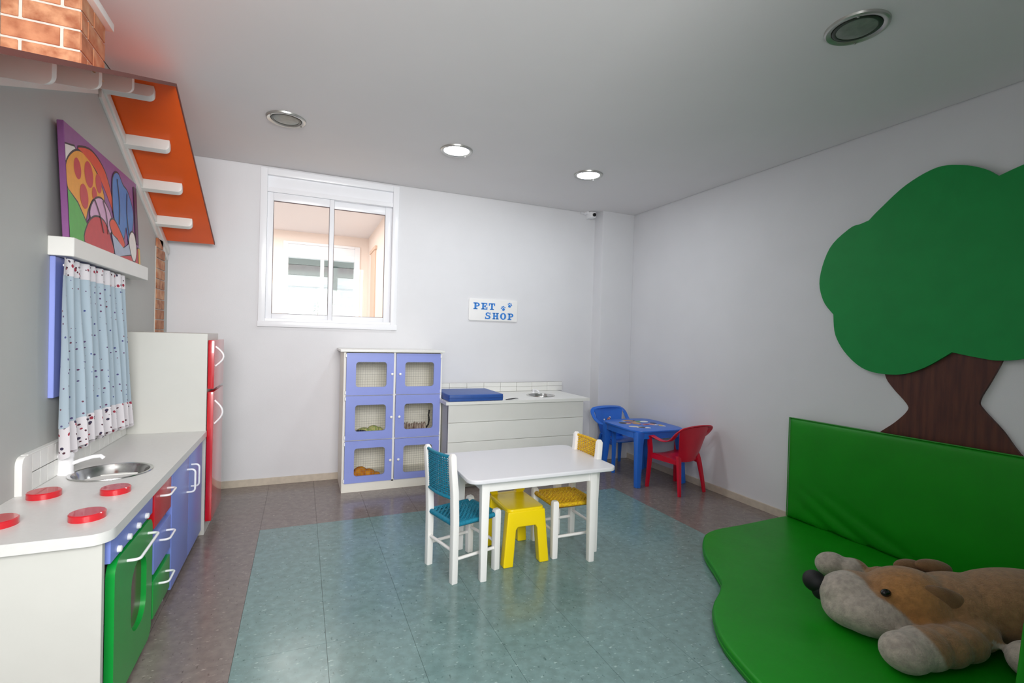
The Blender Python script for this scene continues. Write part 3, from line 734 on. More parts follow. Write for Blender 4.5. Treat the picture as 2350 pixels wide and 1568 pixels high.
for c, (x0, x1, wx0_, wx1_, kx, hx) in enumerate(((.315, .666, .384, .612, .652, .311), (.686, 1.041, .755, .985, .714, 1.043))):
    for z0, z1, wz0_, wz1_ in ((.741, 1.062, .802, .994), (.400, .735, .463, .666), (.072, .392, .122, .335)):
        b = MB(); b.ring(rr(x0, z0, x1, z1, .003, 6), rr(wx0_, wz0_, wx1_, wz1_, .022, 6), 'xz', YF-.006, YF+.010); o = put('door', b, BLUE, kc, 30)
        b = MB(); n = int((wx1_-wx0_)/.0175); m_ = int((wz1_-wz0_)/.0175)
        for k in range(1, n): xx = wx0_+(wx1_-wx0_)*k/n; b.box(xx-.0005, YF+.0102, wz0_-.004, xx+.0005, YF+.0112, wz1_+.004)
        for k in range(1, m_): zz = wz0_+(wz1_-wz0_)*k/m_; b.box(wx0_-.004, YF+.0112, zz-.0005, wx1_+.004, YF+.0122, zz+.0005)
        put('wire_grid', b, WIRE, o)
        b = MB(); b.lathe([(.004, 0), (.004, -.006), (.009, -.010), (.0105, -.016), (.007, -.021), (0, -.022)], (kx, YF-.006, (z0+z1)/2), 'y', 16, False); put('knob', b, WHPL, o, True)
        for zz in (z0+.02, z1-.02):
            b = MB(); b.box(hx-.005, YF-.009, zz-.013, hx+.005, YF+.008, zz+.013, .002, 1); put('hinge', b, WHPL, o)
# things kept inside it
def soft(name, label, cat, pts, m, group=None):
    b = MB()
    for c, r in pts: b.ell(c, r, u=14, v=8)
    return tag(put(name, b, m, None, True), label, cat, group)
gt = thing('green_toy', 'green and yellow soft toy lying in the middle left compartment', 'toy', (.50, 3.93, .405))
b = MB(); 
for c, r in (((.46, 3.93, .442), (.06, .04, .037)), ((.53, 3.92, .450), (.05, .035, .045)), ((.575, 3.93, .442), (.035, .03, .037))): b.ell(c, r, u=14, v=8)
put('body', b, mat('green_plush', '#7a9a4a', .9, col2='#c9c07a', nscale=60), gt, True)
b = MB(); b.ell((.43, 3.89, .437), (.06, .02, .032), u=14, v=8); b.ell((.52, 3.885, .432), (.06, .015, .027), u=14, v=8); put('dark_base', b, mat('dark_navy_cloth', '#1c2233', .9), gt, True)
st = thing('striped_bundle', 'brown and white striped cloth bundle with black strap in the middle right compartment', 'toy', (.86, 3.94, .405))
b = MB()
for k in range(9):
    xx = .775+.02*k; b.ell((xx, 3.92, .455+.004*math.sin(k*2)), (.013, .035, .049+.004*math.sin(k*1.7)), u=10, v=8)
put('bundle', b, mat('striped_cloth', '#cdbfae', .9, col2='#6b4a3c', nscale=45, stretch=(3, 1, .5)), st, True)
b = MB(); b.tube([(.945, 3.93, .445), (.968, 3.92, .48), (.972, 3.915, .52), (.965, 3.91, .56), (.972, 3.91, .60)], .007, 8); put('strap', b, BLACK, st, True)
ot = thing('orange_toy', 'orange yellow soft toy in the bottom left compartment', 'toy', (.46, 3.94, .077))
b = MB()
for c, r in (((.44, 3.93, .125), (.055, .04, .05)), ((.50, 3.92, .115), (.055, .04, .04)), ((.56, 3.93, .10), (.035, .03, .025)), ((.40, 3.92, .11), (.03, .03, .035))): b.ell(c, r, u=14, v=10)
put('body', b, mat('orange_plush', '#d9930c', .9, col2='#b4640a', nscale=30), ot, True)
# ------------------------------------------------------------------ pet shop counter
CY = 3.670
ct = thing('shop_counter', 'long white counter with grooved plank front beside the six-door cabinet', 'counter', (1.69, 3.95, 0))
CX0, CX1 = 1.064, 2.290
b = MB(); b.box(CX0, CY+.010, .0, CX0+.016, D-.012, .672); b.box(CX1-.016, CY+.010, .0, CX1, D-.012, .672); b.box(CX0, CY+.012, .03, CX1, CY+.024, .670); b.box(CX0+.03, CY+.04, 0, CX1-.03, CY+.055, .06)
put('carcass', b, mat('counter_side', '#c8c9c0', .5), ct)
zs = [.035, .205, .372, .527, .671]
for z0, z1 in zip(zs, zs[1:]):
    b = MB(); b.box(CX0, CY, z0+.0015, CX1, CY+.0115, z1-.0015, .002, 1); put('plank', b, WHITE, ct)
b = MB()
sx, sy_, sr = 1.985, 3.905, .118
TX0, TX1 = 1.036, 2.335
b.box(1.0585, CY-.028, .672, 1.82, D-.001, .696); b.box(TX0, CY-.028, .672, 1.0585, YF-.02, .696); b.box(2.15, CY-.028, .672, TX1, D-.001, .696)
b.ring(rr(1.82, CY-.028, 2.15, D-.001, .0005, 9), [(sx+sr*math.cos((k+.5)/40*2*PI), sy_+sr*math.sin((k+.5)/40*2*PI)) for k in range(40)], 'xy', .672, .696)
put('top_slab', b, WHITE, ct, 30)
b = MB(); b.lathe([(.129, .697), (.128, .701), (.117, .700), (.110, .69), (.095, .64), (.06, .615), (0, .612)], (sx, sy_, 0), n=44, cap=False); put('sink_bowl', b, STEEL, ct, True)
ft = thing('small_tap', 'tiny white tap over the round basin of the long counter', 'tap', (1.985, 4.05, .696))
b = MB(); b.lathe([(.02, .696), (.018, .705), (.013, .71), (.013, .735), (0, .737)], (1.985, 4.045, 0), n=20, cap=False); b.tube([(1.985, 4.045, .725), (1.985, 4.0, .732), (1.985, 3.96, .728), (1.985, 3.945, .715)], .008, 8); put('spout', b, WHPL, ft, True)
cu2 = thing('counter_upstand', 'low white tiled upstand along the wall behind the long counter', 'backsplash', (1.75, D-.01, .697))
b = MB(); b.box(1.075, D-.014, .697, 2.392, D, .782); put('backing_panel', b, mat('grout_grey', '#8a8782', .7), cu2)
xs = [1.077, 1.231, 1.396, 1.562, 1.727, 1.892, 2.057, 2.222, 2.391]
for xa, xb in zip(xs, xs[1:]):
    for z0, z1 in ((.698, .7415), (.7435, .781)):
        b = MB(); b.box(xa+.0014, D-.020, z0, xb-.0014, D-.013, z1, .001, 1); put('tile', b, WHITE, cu2)
pd = thing('changing_pad', 'dark blue vinyl pad on the left end of the long counter', 'cushion', (1.29, 3.87, .697))
b = MB(); b.prism(rr(1.060, 3.652, 1.518, 4.09, .012, 3), 'xy', .6975, .750, bev=.008, seg=3); put('foam', b, mat('navy_vinyl', '#2c55a0', .4, noise=.1, bump=.2, bscale=18), pd, 40)
b = MB(); b.tube([(x, y, .724) for x, y in rr(1.060, 3.651, 1.519, 4.091, .014, 3)], .0022, 6, closed=True); put('piping', b, mat('navy_piping', '#24488c', .4), pd, True)
b = MB(); b.sweep([(1.545, 3.668, .700), (1.59, 3.662, .704), (1.635, 3.672, .707), (1.665, 3.69, .704)], [(-.009, 0), (0, .006), (.009, 0), (0, -.003)], upv=(0, 0, 1), scale=[.7, 1.1, .8, .5])
tag(put('hair_comb', b, BLACK, None, True), 'thin black comb lying on the counter beside the blue pad', 'comb')
# ------------------------------------------------------------------ white table
tb = thing('play_table', 'small white wooden table with rounded corners in the middle of the room', 'table', (1.163, 2.45, 0))
b = MB(); b.prism(rr(.742, 2.165, 1.584, 2.735, .055, 8), 'xy', .510, .531, bev=.006, seg=3); put('tabletop', b, mat('table_top', '#dcdce0', .3), tb, 40)
b = MB(); b.box(.868, 2.245, .445, 1.458, 2.263, .510, .001, 1); b.box(.868, 2.637, .445, 1.458, 2.655, .510, .001, 1); b.box(.838, 2.275, .445, .856, 2.625, .510, .001, 1); b.box(1.470, 2.275, .445, 1.488, 2.625, .510, .001, 1)
put('apron', b, WHITE2, tb)
for x in (.850, 1.476):
    for y in (2.257, 2.643):
        b = MB(); h0, h1 = .0165, .0215
        vs = []
        ring0 = [(x-h0, y-h0, 0), (x+h0, y-h0, 0), (x+h0, y+h0, 0), (x-h0, y+h0, 0)]; ring1 = [(x-h1, y-h1, .510), (x+h1, y-h1, .510), (x+h1, y+h1, .510), (x-h1, y+h1, .510)]
        A = [b._v(p) for p in ring0]; B_ = [b._v(p) for p in ring1]; b._f(A[::-1]); b._f(B_)
        for k in range(4): b._f([A[k], A[(k+1) % 4], B_[(k+1) % 4], B_[k]])
        b._bev(A+B_, .004); put('leg', b, WHITE2, tb, 30)
# ------------------------------------------------------------------ woven chairs
def strand(b, pts, wd, tk, upv):
    b.sweep(pts, [(-wd, 0), (-wd*.5, tk), (wd*.5, tk), (wd, 0), (0, -tk)], upv=upv)
def woven_chair(label, m, md, loc, rz):
    t = thing('woven_chair', label, 'chair', loc, rz, 'woven chairs at the white table')
    for s in (-1, 1):
        b = MB(); pr_ = [(-.0165, -.0165), (.0165, -.0165), (.0165, .0165), (-.0165, .0165)]
        b.sweep([(-.128, s*.125, 0), (-.128, s*.125, .30), (-.134, s*.125, .45), (-.146, s*.125, .56), (-.150, s*.125, .625), (-.150, s*.125, .640)], pr_, upv=(0, 1, 0), scale=[.95, 1, 1.0, .95, .92, .5])
        b._bev(list(b.bm.verts), .003, 2); put('leg', b, WHITE2, t, 30, local=True)
    for s in (-1, 1):
        b = MB(); b.sweep([(.128, s*.125, 0), (.128, s*.125, .306), (.128, s*.125, .318)], [(-.0175, -.0175), (.0175, -.0175), (.0175, .0175), (-.0175, .0175)], upv=(0, 1, 0), scale=[.92, 1, .75])
        b._bev(list(b.bm.verts), .004, 2); put('leg', b, WHITE2, t, 30, local=True)
    for p0, p1 in (((-.128, -.125, .115), (.128, -.125, .115)), ((-.128, .125, .115), (.128, .125, .115)), ((-.128, -.125, .155), (-.128, .125, .155)), ((.128, -.125, .145), (.128, .125, .145))):
        b = MB(); b.tube([p0, p1], .0085, 10); put('stretcher', b, WHITE2, t, True, local=True)
    # seat: wrapped rails and crossing strands
    b = MB()
    def wrap(p0, p1, n):
        p0, p1 = Vector(p0), Vector(p1)
        pts = [p0.lerp(p1, k/(2*n)) for k in range(2*n+1)]
        b.tube(pts, .0135, 8, scale=[1.0 if k % 2 else .9 for k in range(2*n+1)])
    for s in (-1, 1):
        wrap((-.110, s*.125, .287), (.112, s*.125, .290), 24)
    wrap((-.128, -.108, .287), (-.128, .108, .287), 22); wrap((.130, -.106, .290), (.130, .106, .290), 22)
    NX, NY = 19, 17
    def zsag(x, y): return .296-.010*(1-(x/.13)**2)*(1-(y/.125)**2)
    for i_ in range(NY):
        y = -.112+.224*i_/(NY-1)
        pts = []
        for k in range(2*NX+1):
            x = -.126+.252*k/(2*NX); pts.append((x, y, zsag(x, y)+.0032*(1 if (i_+k//2) % 2 else -1)*math.sin(PI*((k % 2)+.5*(k % 2 == 0)))))
        pts = [(-.126+.252*k/NX, y, zsag(-.126+.252*k/NX, y)+.0034*(1 if (i_+k) % 2 else -1)) for k in range(NX+1)]
        strand(b, pts, .0036, .0022, (0, 0, 1))
    for j in range(NX+1):
        x = -.118+.240*j/NX
        pts = [(x, -.120+.240*k/(NY-1), zsag(x, -.120+.240*k/(NY-1))-.0034*(1 if (j+k) % 2 else -1)) for k in range(NY)]
        strand(b, pts, .0036, .0022, (0, 0, 1))
    put('woven_seat', b, m, t, 45, local=True)
    b = MB(); b.box(-.118, -.115, .268, .12, .115, .272); put('seat_gap_shade', b, md, t, local=True)  # dark sheet under the weave, shade of the gaps put into its colour
    b = MB()
    def bp(u, z): return Vector((-.140-(z-.42)*.06-.014*math.cos(u*PI/2)**1.0, u*.118, z))
    NV, NH = 13, 17
    for i_ in range(NV):
        u = -1+2*i_/(NV-1)
        pts = [bp(u, .425+.190*k/NH)+Vector((.0032*(1 if (i_+k) % 2 else -1), 0, 0)) for k in range(NH+1)]
        strand(b, pts, .0068, .0022, (1, 0, 0))
    for j in range(NH+1):
        z_ = .425+.190*j/NH
        pts = [bp(-1+2*k/(NV-1), z_)-Vector((.0032*(1 if (j+k) % 2 else -1), 0, 0)) for k in range(NV)]
        strand(b, pts, .0038, .0022, (1, 0, 0))
    for z_ in (.418, .622): b.tube([bp(-1+k/6, z_) for k in range(13)], .0085, 8)
    put('woven_backrest', b, m, t, 45, local=True)
    return t
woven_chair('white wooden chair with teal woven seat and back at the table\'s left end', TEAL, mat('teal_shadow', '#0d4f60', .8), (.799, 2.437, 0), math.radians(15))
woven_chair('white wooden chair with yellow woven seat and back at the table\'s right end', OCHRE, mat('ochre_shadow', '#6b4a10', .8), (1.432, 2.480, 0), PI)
# ------------------------------------------------------------------ yellow plastic chair under the table
yc = thing('toddler_chair', 'low bright yellow plastic chair pushed under the white table', 'chair', (1.128, 2.49, 0))
b = MB(); b.prism(rr(1.022, 2.345, 1.236, 2.640, .03, 6), 'xy', .275, .300, bev=.008, seg=3); put('seat', b, YEL, yc, 40)
def arch(y0, y1, lean):
    b = MB(); o = [(-.134, 0), (-.108, .288), (.108, .288), (.134, 0), (.078, 0), (.062, .190), (.052, .205), (-.052, .205), (-.062, .190), (-.078, 0)]
    A = [b._v((1.128+p[0], y0-lean*(1-p[1]/.288), p[1])) for p in o]; B_ = [b._v((1.128+p[0], y1-lean*(1-p[1]/.288), p[1])) for p in o]
    b._f(A[::-1]); b._f(B_); n = len(o)
    for k in range(n): b._f([A[k], A[(k+1) % n], B_[(k+1) % n], B_[k]])
    b._bev(A+B_, .007, 3, sel=lambda e: e.calc_face_angle(0) > .7); return b
lab(put('leg_frame', arch(2.342, 2.392, .012), YEL, yc, 40), 'front pair of legs moulded as an arch'); put('leg_frame', arch(2.60, 2.645, -.018), YEL, yc, 40)
b = MB(); b.ring(rr(1.016, .295, 1.240, .505, .03, 6), rr(1.064, .3005, 1.185, .42, .008, 6), 'xz', 2.612, 2.642); put('backrest', b, YEL, yc, 40)
# ------------------------------------------------------------------ blue plastic table
bt = thing('plastic_table', 'blue plastic kids table with printed top in the far right corner', 'table', (2.80, 3.50, 0), 0)
ang = math.radians(-2)
def rot2(p, c=(2.80, 3.50)):
    x, y = p[0]-c[0], p[1]-c[1]; return (c[0]+x*math.cos(ang)-y*math.sin(ang), c[1]+x*math.sin(ang)+y*math.cos(ang))
hx = .262
sup = [rot2((2.80+hx*1.0*(abs(math.cos(a))**.42)*(1 if math.cos(a) > 0 else -1), 3.50+hx*1.12*(abs(math.sin(a))**.42)*(1 if math.sin(a) > 0 else -1))) for a in [2*PI*(k+.5)/64 for k in range(64)]]
b = MB(); b.prism(sup, 'xy', .452, .468, bev=.005, seg=2); put('tabletop', b, BLP, bt, 40)
b = MB(); c_ = (2.80, 3.50); inn = [(c_[0]+(x-c_[0])*.955, c_[1]+(y-c_[1])*.955) for x, y in sup]; inn2 = [(c_[0]+(x-c_[0])*.93, c_[1]+(y-c_[1])*.93) for x, y in sup]
b.ring(inn, inn2, 'xy', .400, .452); put('skirt', b, BLP, bt, 40)
for sxn in (-1, 1):
    for syn in (-1, 1):
        b = MB()
        px, py = rot2((2.80+sxn*.205, 3.50+syn*.235)); qx, qy = rot2((2.80+sxn*.232, 3.50+syn*.265))
        pr_ = [(-.03, -.03), (.03, -.03), (.036, 0), (.03, .03), (0, .036), (-.03, .03)]
        b.sweep([(px, py, .452), (px+(qx-px)*.3, py+(qy-py)*.3, .33), (px+(qx-px)*.6, py+(qy-py)*.6, .16), (qx, qy, 0)], pr_, upv=(0, sxn*.0+1, 0), scale=[1.15, .9, .78, .66])
        b._bev(list(b.bm.verts), .004, 2, sel=lambda e: e.calc_face_angle(0) > .5); put('leg', b, BLP, bt, 40)
prm = [mat('print_'+k, v, .4) for k, v in dict(cream='#e6dcc8', tan='#c08a5c', green='#5f9a52', dark='#2a2630', rose='#d89a9a', crimson='#a8324a', white='#eeeef0', yellow='#d8b44c').items()]
b = MB(); lv = .46805
random.seed(3)
for k in range(30):
    a = random.random()*2*PI; rd = .19*math.sqrt(random.random()); cx, cy_ = 2.80+rd*math.cos(a)*.95, 3.52+rd*math.sin(a)
    r0 = .018+.03*random.random(); lv += .00003; b.mi = random.randrange(8)
    pts = catmull([(cx+r0*(.6+.6*random.random())*math.cos(t), cy_+r0*(.6+.6*random.random())*math.sin(t)) for t in [i_*PI/3 for i_ in range(6)]], 3)
    b._f([b._v((x, y, lv)) for x, y in pts])
put('printed_pattern', b, prm, bt, fix=False)
# ------------------------------------------------------------------ plastic armchairs for children
def armchair(label, m, loc, rz, prt=False):
    t = thing('plastic_armchair', label, 'chair', loc, rz, 'plastic armchairs at the blue table')
    W2 = .155
    def sf(u, v):   # seat, u across, v depth: 0 back .. 1 front
        x = -.125+.265*v; y = (u-.5)*2*(.125+.018*v); z = .262+.018*v-.012*math.sin(PI*u)*(1-.3*v)-.03*max(0, v-.9)*5*.6
        return (x, y, z)
    b = MB(); b.grid(14, 12, sf, .008); put('seat', b, m, t, 50, local=True)
    def bf(u, v):   # back shell, v height
        a = (u-.5)*2; z = .262+.268*v+.014*(1-a*a)*v
        hw = .105+.062*v; x = -.128-.062*v-.030*(1-a*a)*1.0+.02
        return (x, a*hw, z)
    b = MB(); b.grid(16, 12, bf, .007); put('backrest', b, m, t, 50, local=True)
    flat = [(-.017, -.005), (.017, -.005), (.020, 0), (.017, .005), (-.017, .005), (-.020, 0)]
    # top rail running down into both arms and on into the front legs
    side = [(-.196, .0, .548), (-.196, .10, .544), (-.190, .165, .533), (-.165, .192, .498), (-.118, .190, .445), (-.06, .180, .418), (.0, .180, .413), (.06, .179, .424), (.105, .175, .432), (.132, .170, .418)]
    full = [(p[0], -p[1], p[2]) for p in side[::-1]] + side[1:]
    cu_ = catmull(full, 3, False)
    b = MB(); b.sweep(cu_, flat, upv=(.35, 0, 1)); put('armrest', b, m, t, 50, local=True)
    for s in (-1, 1):
        b = MB(); lp = catmull([(.130, s*.171, .422), (.138, s*.167, .38), (.138, s*.158, .29), (.145, s*.162, .15), (.152, s*.170, 0)], 3, False)
        b.sweep(lp, [(-.014, -.016), (.014, -.016), (.020, .0), (.014, .012), (-.014, .012), (-.018, 0)], upv=(1, 0, 0), scale=[.8+.25*min(1, i_/4) - .25*max(0, (i_-6)/6) for i_ in range(len(lp))]); put('leg', b, m, t, 50, local=True)
        b = MB(); lp = catmull([(-.112, s*.108, .300), (-.128, s*.120, .24), (-.148, s*.134, .12), (-.165, s*.145, 0)], 4, False)
        b.sweep(lp, [(-.016, -.012), (.016, -.012), (.022, .0), (.016, .014), (-.016, .014), (-.02, 0)], upv=(-1, 0, 0), scale=[1.15-.5*i_/(len(lp)-1) for i_ in range(len(lp))]); put('leg', b, m, t, 50, local=True)
        b = MB(); b.sweep([(-.118, s*.118, .262), (0, s*.138, .268), (.135, s*.155, .272)], [(-.004, -.03), (.004, -.03), (.004, .008), (-.004, .008)], upv=(0, 0, 1)); put('side_rail', b, m, t, local=True)
    if prt:
        b = MB(); random.seed(5)
        for k in range(12):
            a, v = random.uniform(.32, .66), random.uniform(.36, .66); c0 = Vector(bf(a, v))+Vector((.0012+.00008*k, 0, 0)); b.mi = random.choice((0, 1, 4, 6, 6, 3)); r0 = .010+.012*random.random()
            b._f([b._v(c0+Vector((0, r0*math.cos(i_*PI/4)*(.7+.5*random.random()), r0*math.sin(i_*PI/4)))) for i_ in range(8)])
        put('printed_pattern', b, prm, t, local=True, fix=False)
    return t
armchair('blue plastic child armchair behind the blue table', BLP, (2.80, 3.845, 0), math.radians(-88), True)
armchair('red plastic child armchair in front of the blue table', RDP, (2.855, 3.125, 0), math.radians(97))
# ------------------------------------------------------------------ wooden tree on the right wall
tr = thing('wall_tree', 'large flat wooden tree with green crown on the right wall', 'wall decoration', (R-.01, 1.43, .05))
crown = [(1.241, 2.058), (1.296, 2.109), (1.384, 2.155), (1.496, 2.176), (1.637, 2.122), (1.767, 2.019), (1.825, 1.965), (1.87, 1.953), (1.936, 1.937), (2.054, 1.835), (2.113, 1.647), (2.085, 1.504), (2.017, 1.412), (1.999, 1.28), (1.924, 1.16), (1.808, 1.075), (1.647, 1.062), (1.523, 1.108), (1.401, 1.198)]
cv = catmull(crown[:7], 5, False) + catmull(crown[6:13], 5, False)[1:] + catmull(crown[12:], 5, False)[1:] + catmull([(1.401, 1.198), (1.286, 1.174), (1.205, 1.166), (1.10, 1.19), (.98, 1.28)], 4, False)[1:] + catmull([(.98, 1.28), (.86, 1.26), (.72, 1.33), (.64, 1.47), (.66, 1.60)], 4, False)[1:] + catmull([(.66, 1.60), (.60, 1.72), (.62, 1.88), (.74, 2.0), (.88, 2.02)], 4, False)[1:] + catmull([(.88, 2.02), (1.0, 2.09), (1.13, 2.09), (1.241, 2.058)], 4, False)[1:-1]
b = MB(); b.prism(cv, 'yz', R-.034, R-.018); put('crown', b, GREENT, tr, 30)
tkl = catmull([(1.73, 1.20), (1.718, 1.057), (1.677, .986), (1.605, .905), (1.600, .865), (1.66, .790), (1.75, .705), (1.85, .58), (1.93, .40), (1.96, .02)], 4, False)
tkr = catmull([(.90, .02), (.94, .40), (1.02, .60), (1.135, .732), (1.20, .83), (1.275, .92), (1.289, .963), (1.25, 1.06), (1.21, 1.165), (1.19, 1.25)], 4, False)
b = MB(); b.prism(tkl+tkr, 'yz', R-.018, R-.0005); put('trunk', b, TRUNK, tr, 30)
# ------------------------------------------------------------------ green padded mat and back cushion
MT = .05
edge = [(2.96, 2.276), (2.60, 2.262), (2.43, 2.262), (2.30, 2.235), (2.195, 2.16), (2.07, 2.02), (1.98, 1.866), (1.914, 1.757), (1.83, 1.69), (1.706, 1.61), (1.605, 1.498), (1.542, 1.398), (1.499, 1.278), (1.47, 1.17), (1.45, 1.04), (1.40, .92), (1.42, .78), (1.52, .66), (1.70, .60), (2.0, .58), (2.5, .57), (3.02, .57)]
sm = [(R-.015, 2.276)] + catmull(edge[:8], 4, False) + catmull(edge[7:], 4, False)[1:] + [(R-.015, .57)]
fm = thing('play_mat', 'green padded vinyl floor mat with a wavy leaf outline', 'mat', (2.3, 1.5, 0))
b = MB(); b.prism(sm, 'xy', 0, MT, bev=.012, seg=3)
put('pad', b, VINYL, fm, 50)
b = MB(); b.tube([(x, y, .024) for x, y in sm], .003, 6, closed=True); put('seam_piping', b, mat('green_piping', '#198a19', .5), fm, True)
bc = thing('back_cushion', 'long green vinyl cushion standing against the right wall under the tree', 'cushion', (3.07, 1.42, 0))
def front(u, v):
    y = 2.262-1.69*u; z = .052+.668*v+(.012*u*v)
    d_ = 0
    for c0, sl_, am, wd in ((.12, 1.5, .017, .035), (.22, 1.25, .015, .03), (.35, 1.0, .011, .03), (.02, 1.8, .010, .03)):
        q_ = (u*1.69)*(.42*sl_)+v*.668-c0*2.2*sl_*.42-.02
        d_ += am*math.exp(-(q_/wd)**2)*max(0, 1-v*2.1)*min(1, u*6)
    edge_ = min(u*1.69, (1-u)*1.69, v*.668, (1-v)*.668)
    x = 3.030+.012*math.exp(-edge_/.012)+d_-.010*math.sin(PI*min(1, edge_/.2)*.5)
    return (x, y, z)
b = MB(); b.grid(110, 44, front)
NUg, NVg = 110, 44
V = b.bm.verts; V.ensure_lookup_table()
def idx(i_, j): return V[j*(NUg+1)+i_]
loop = [idx(i_, 0) for i_ in range(NUg+1)] + [idx(NUg, j) for j in range(1, NVg+1)] + [idx(i_, NVg) for i_ in range(NUg-1, -1, -1)] + [idx(0, j) for j in range(NVg-1, 0, -1)]
bk = [b._v((R-.036 if v_.co.z > .1 else R-.02, v_.co.y, v_.co.z)) for v_ in loop]
for k in range(len(loop)): b._f([loop[k], loop[(k+1) % len(loop)], bk[(k+1) % len(loop)], bk[k]])
b._f(bk)
put('foam', b, VINYL, bc, 60)
b = MB(); b.tube([(3.037, 2.263, .055), (3.037, 2.263, .722)], .003, 6); b.tube([(3.037, 2.263, .722), (3.037, .575, .733)], .003, 6); put('seam_piping', b, mat('green_piping_b', '#198a19', .5), bc, True)
gw = thing('foam_wedge', 'green foam wedge at the near end of the mat, cut by the right frame edge', 'cushion', (2.4, .70, MT))
b = MB(); b.prism([(1.945, MT), (2.015, .40), (2.05, .42), (2.9, .42), (2.9, MT)], 'xz', .64, .72, bev=.012, seg=3); put('foam', b, VINYL, gw, 40)
# ------------------------------------------------------------------ plush dog
Rh = Vector((.9178, -.3971, 0)); Fh = Vector((.3971, .9178, 0))
KD = 1.083
def W(s, d, h): return Rh*(s*KD) + Fh*(d*KD) + Vector((0, 0, h))
RM = Matrix((Rh, Fh, Vector((0, 0, 1)))).transposed()
def blob(b, c, r, rz=0, ry=0):
    b.ell(W(*c), tuple(x*1.06 for x in r), RM @ Matrix.Rotation(rz, 3, 'Z') @ Matrix.Rotation(ry, 3, 'Y'), 24, 16)
dg = thing('plush_dog', 'large tan and cream plush dog lying on the green mat', 'soft toy', (2.55, 1.05, MT))
b = MB()
blob(b, (1.385, 1.905, .150), (.150, .110, .095), .15, .12)       # muzzle
blob(b, (1.395, 1.84, .132), (.150, .125, .088), -.25); blob(b, (1.345, 1.87, .120), (.110, .100, .072), -.2)   # jowls
blob(b, (1.52, 1.79, .125), (.120, .100, .072), -.3)
blob(b, (1.54, 1.85, .168), (.165, .145, .122), 0)               # head
blob(b, (1.72, 1.83, .165), (.20, .150, .115), 0)                # neck
blob(b, (1.92, 1.80, .180), (.285, .165, .135), 0)                # body
for c, r in (((1.345, 1.615, .115), .074), ((1.42, 1.635, .118), .078), ((1.50, 1.65, .117), .075), ((1.58, 1.67, .12), .072), ((1.66, 1.71, .13), .07)):
    blob(b, c, (r*1.12, r, r*.86))                               # near front leg
for c, r in (((1.525, 2.265, .105), .068), ((1.59, 2.22, .105), .062), ((1.66, 2.14, .11), .056), ((1.76, 2.03, .12), .06), ((1.85, 1.93, .14), .07)):
    blob(b, c, (r*1.1, r, r*.85))                                # far front leg
for c, r in (((1.74, 1.58, .115), .072), ((1.85, 1.60, .12), .075), ((1.96, 1.64, .12), .08), ((2.03, 1.70, .13), .08)):
    blob(b, c, (r*1.12, r, r*.86))                               # other leg, cut by the frame
tmp = bpy.data.meshes.new('tmp'); b.bm.to_mesh(tmp); b.bm.free()
to = bpy.data.objects.new('tmp', tmp); COL.objects.link(to)
md = to.modifiers.new('r', 'REMESH'); md.mode = 'VOXEL'; md.voxel_size = .0085
sm_ = to.modifiers.new('s', 'SMOOTH'); sm_.iterations = 7; sm_.factor = .5
dgp = bpy.context.evaluated_depsgraph_get(); dgp.update()
me2 = bpy.data.meshes.new_from_object(to.evaluated_get(dgp)); bpy.data.objects.remove(to)
# keep the belly on the mat
inv = RM.transposed()
cr_ = rgb('#b3a89c'); tn = rgb('#9a7450'); og = rgb('#b07a3e'); dk = rgb('#7a5a44')
for v in me2.vertices:
    v.co.z = max(v.co.z, MT+.001)
ca = me2.color_attributes.new('fur', 'FLOAT_COLOR', 'POINT')
def mixc(a, c, t): return [a[k]*(1-t)+c[k]*t for k in range(4)]
def sst(x): x = max(0, min(1, x)); return x*x*(3-2*x)
for v in me2.vertices:
    q = inv @ v.co; s_, d_, h_ = q[0]/KD, q[1]/KD, q[2]
    col = list(tn)
    col = mixc(col, og, sst(1-abs(math.hypot(s_-1.48, (d_-1.78)*1.0)-.03)/.14)*.8)
    # cream muzzle, jowls
    bnd = 1.378+.9*max(0, (1.79-d_))*1.0-.25*max(0, d_-1.86)+.45*max(0, .19-h_)
    if d_ > 1.70 and d_ < 2.06: col = mixc(col, cr_, sst((bnd-s_)/.015+.5))
    if d_ >= 2.05 or (d_ > 1.98 and s_ < 1.7 and h_ < .17): col = mixc(col, cr_, sst((1.60-s_)/.02+.5))
    if d_ < 1.76 and s_ < 1.72: 
        if d_ < 1.70: col = mixc(tn, cr_, sst((1.435-.4*(h_-.1)-s_)/.015+.5))
    if d_ < 1.645 and s_ > 1.66 and h_ < .19: col = mixc(tn, cr_, sst((1.82-s_)/.03+.5))
    ca.data[v.index].color = col
me2.transform(Matrix.Translation(-Vector((2.55, 1.05, MT))))
for p in me2.polygons: p.use_smooth = True
fur = mat('plush_fur', '#8d6c4d', .95, sheen=.25, bump=.9, bscale=150)
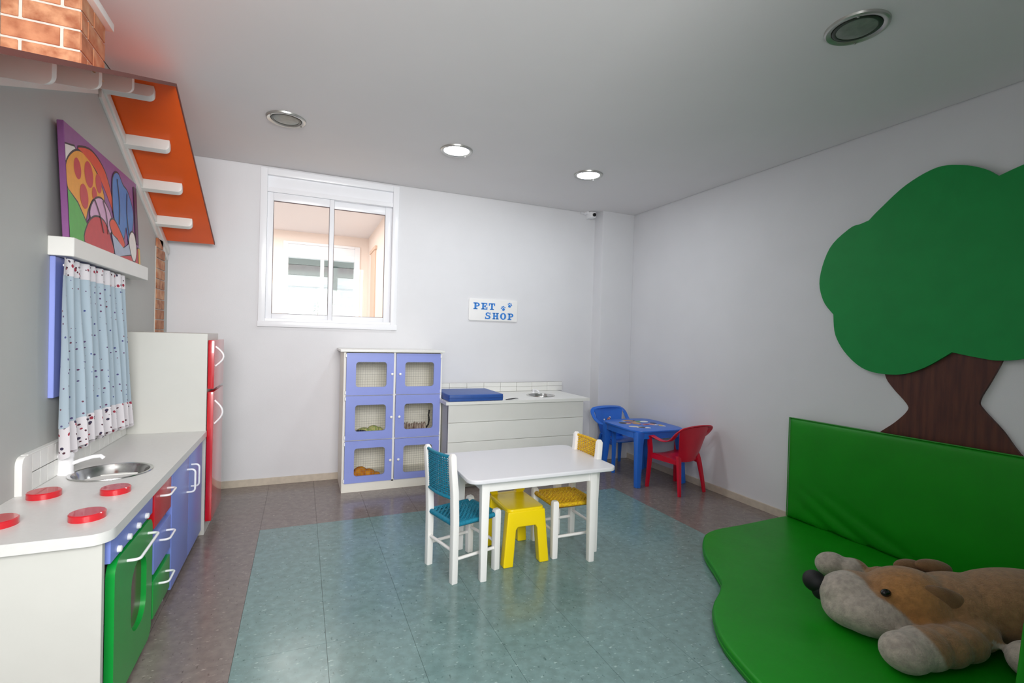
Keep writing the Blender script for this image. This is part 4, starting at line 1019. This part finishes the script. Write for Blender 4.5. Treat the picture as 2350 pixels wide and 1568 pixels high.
nt = fur.node_tree; at_ = nt.nodes.new('ShaderNodeVertexColor'); at_.layer_name = 'fur'
nz_ = nt.nodes.new('ShaderNodeTexNoise'); nz_.inputs['Scale'].default_value = 45; nz_.inputs['Detail'].default_value = 6
tc_ = nt.nodes.new('ShaderNodeTexCoord'); nt.links.new(tc_.outputs['Object'], nz_.inputs['Vector'])
mrr = nt.nodes.new('ShaderNodeMapRange'); mrr.inputs[1].default_value = .3; mrr.inputs[2].default_value = .7; mrr.inputs[3].default_value = .72; mrr.inputs[4].default_value = 1.12
nt.links.new(nz_.outputs[0], mrr.inputs[0])
ml = nt.nodes.new('ShaderNodeMix'); ml.data_type = 'RGBA'; ml.blend_type = 'MULTIPLY'; ml.inputs[0].default_value = 1
nt.links.new(at_.outputs[0], ml.inputs[6]); nt.links.new(mrr.outputs[0], ml.inputs[7]); nt.links.new(ml.outputs[2], nt.nodes['Principled BSDF'].inputs['Base Color'])
me2.materials.clear(); me2.materials.append(fur)
bo = bpy.data.objects.new('body', me2); COL.objects.link(bo); bo.parent = dg; OFF['body'] = OFF[dg.name]
b = MB(); blob(b, (1.254, 1.965, .180), (.043, .046, .042), .3); blob(b, (1.266, 1.945, .152), (.032, .034, .038), .3)
lab(put('nose', b, mat('black_plush', '#0b0b10', .6), dg, True), 'big rounded black nose')
EYE = mat('eye_gloss', '#08080a', .08)
b = MB(); blob(b, (1.402, 1.783, .236), (.020, .014, .014), .2); put('eye', b, EYE, dg, True)
b = MB(); blob(b, (1.43, 1.972, .205), (.017, .012, .012), -.2); put('eye', b, EYE, dg, True)
EAR = mat('ear_fur', '#86623f', .95, sheen=.2, bump=.8, bscale=150, noise=.3, nscale=20)
b = MB(); blob(b, (1.60, 1.762, .218), (.105, .036, .050), -.18, .28); put('ear', b, EAR, dg, True)
b = MB(); blob(b, (1.72, 1.95, .262), (.085, .035, .030), .15, .15); blob(b, (1.63, 1.965, .258), (.06, .03, .026), .1); put('ear', b, EAR, dg, True)
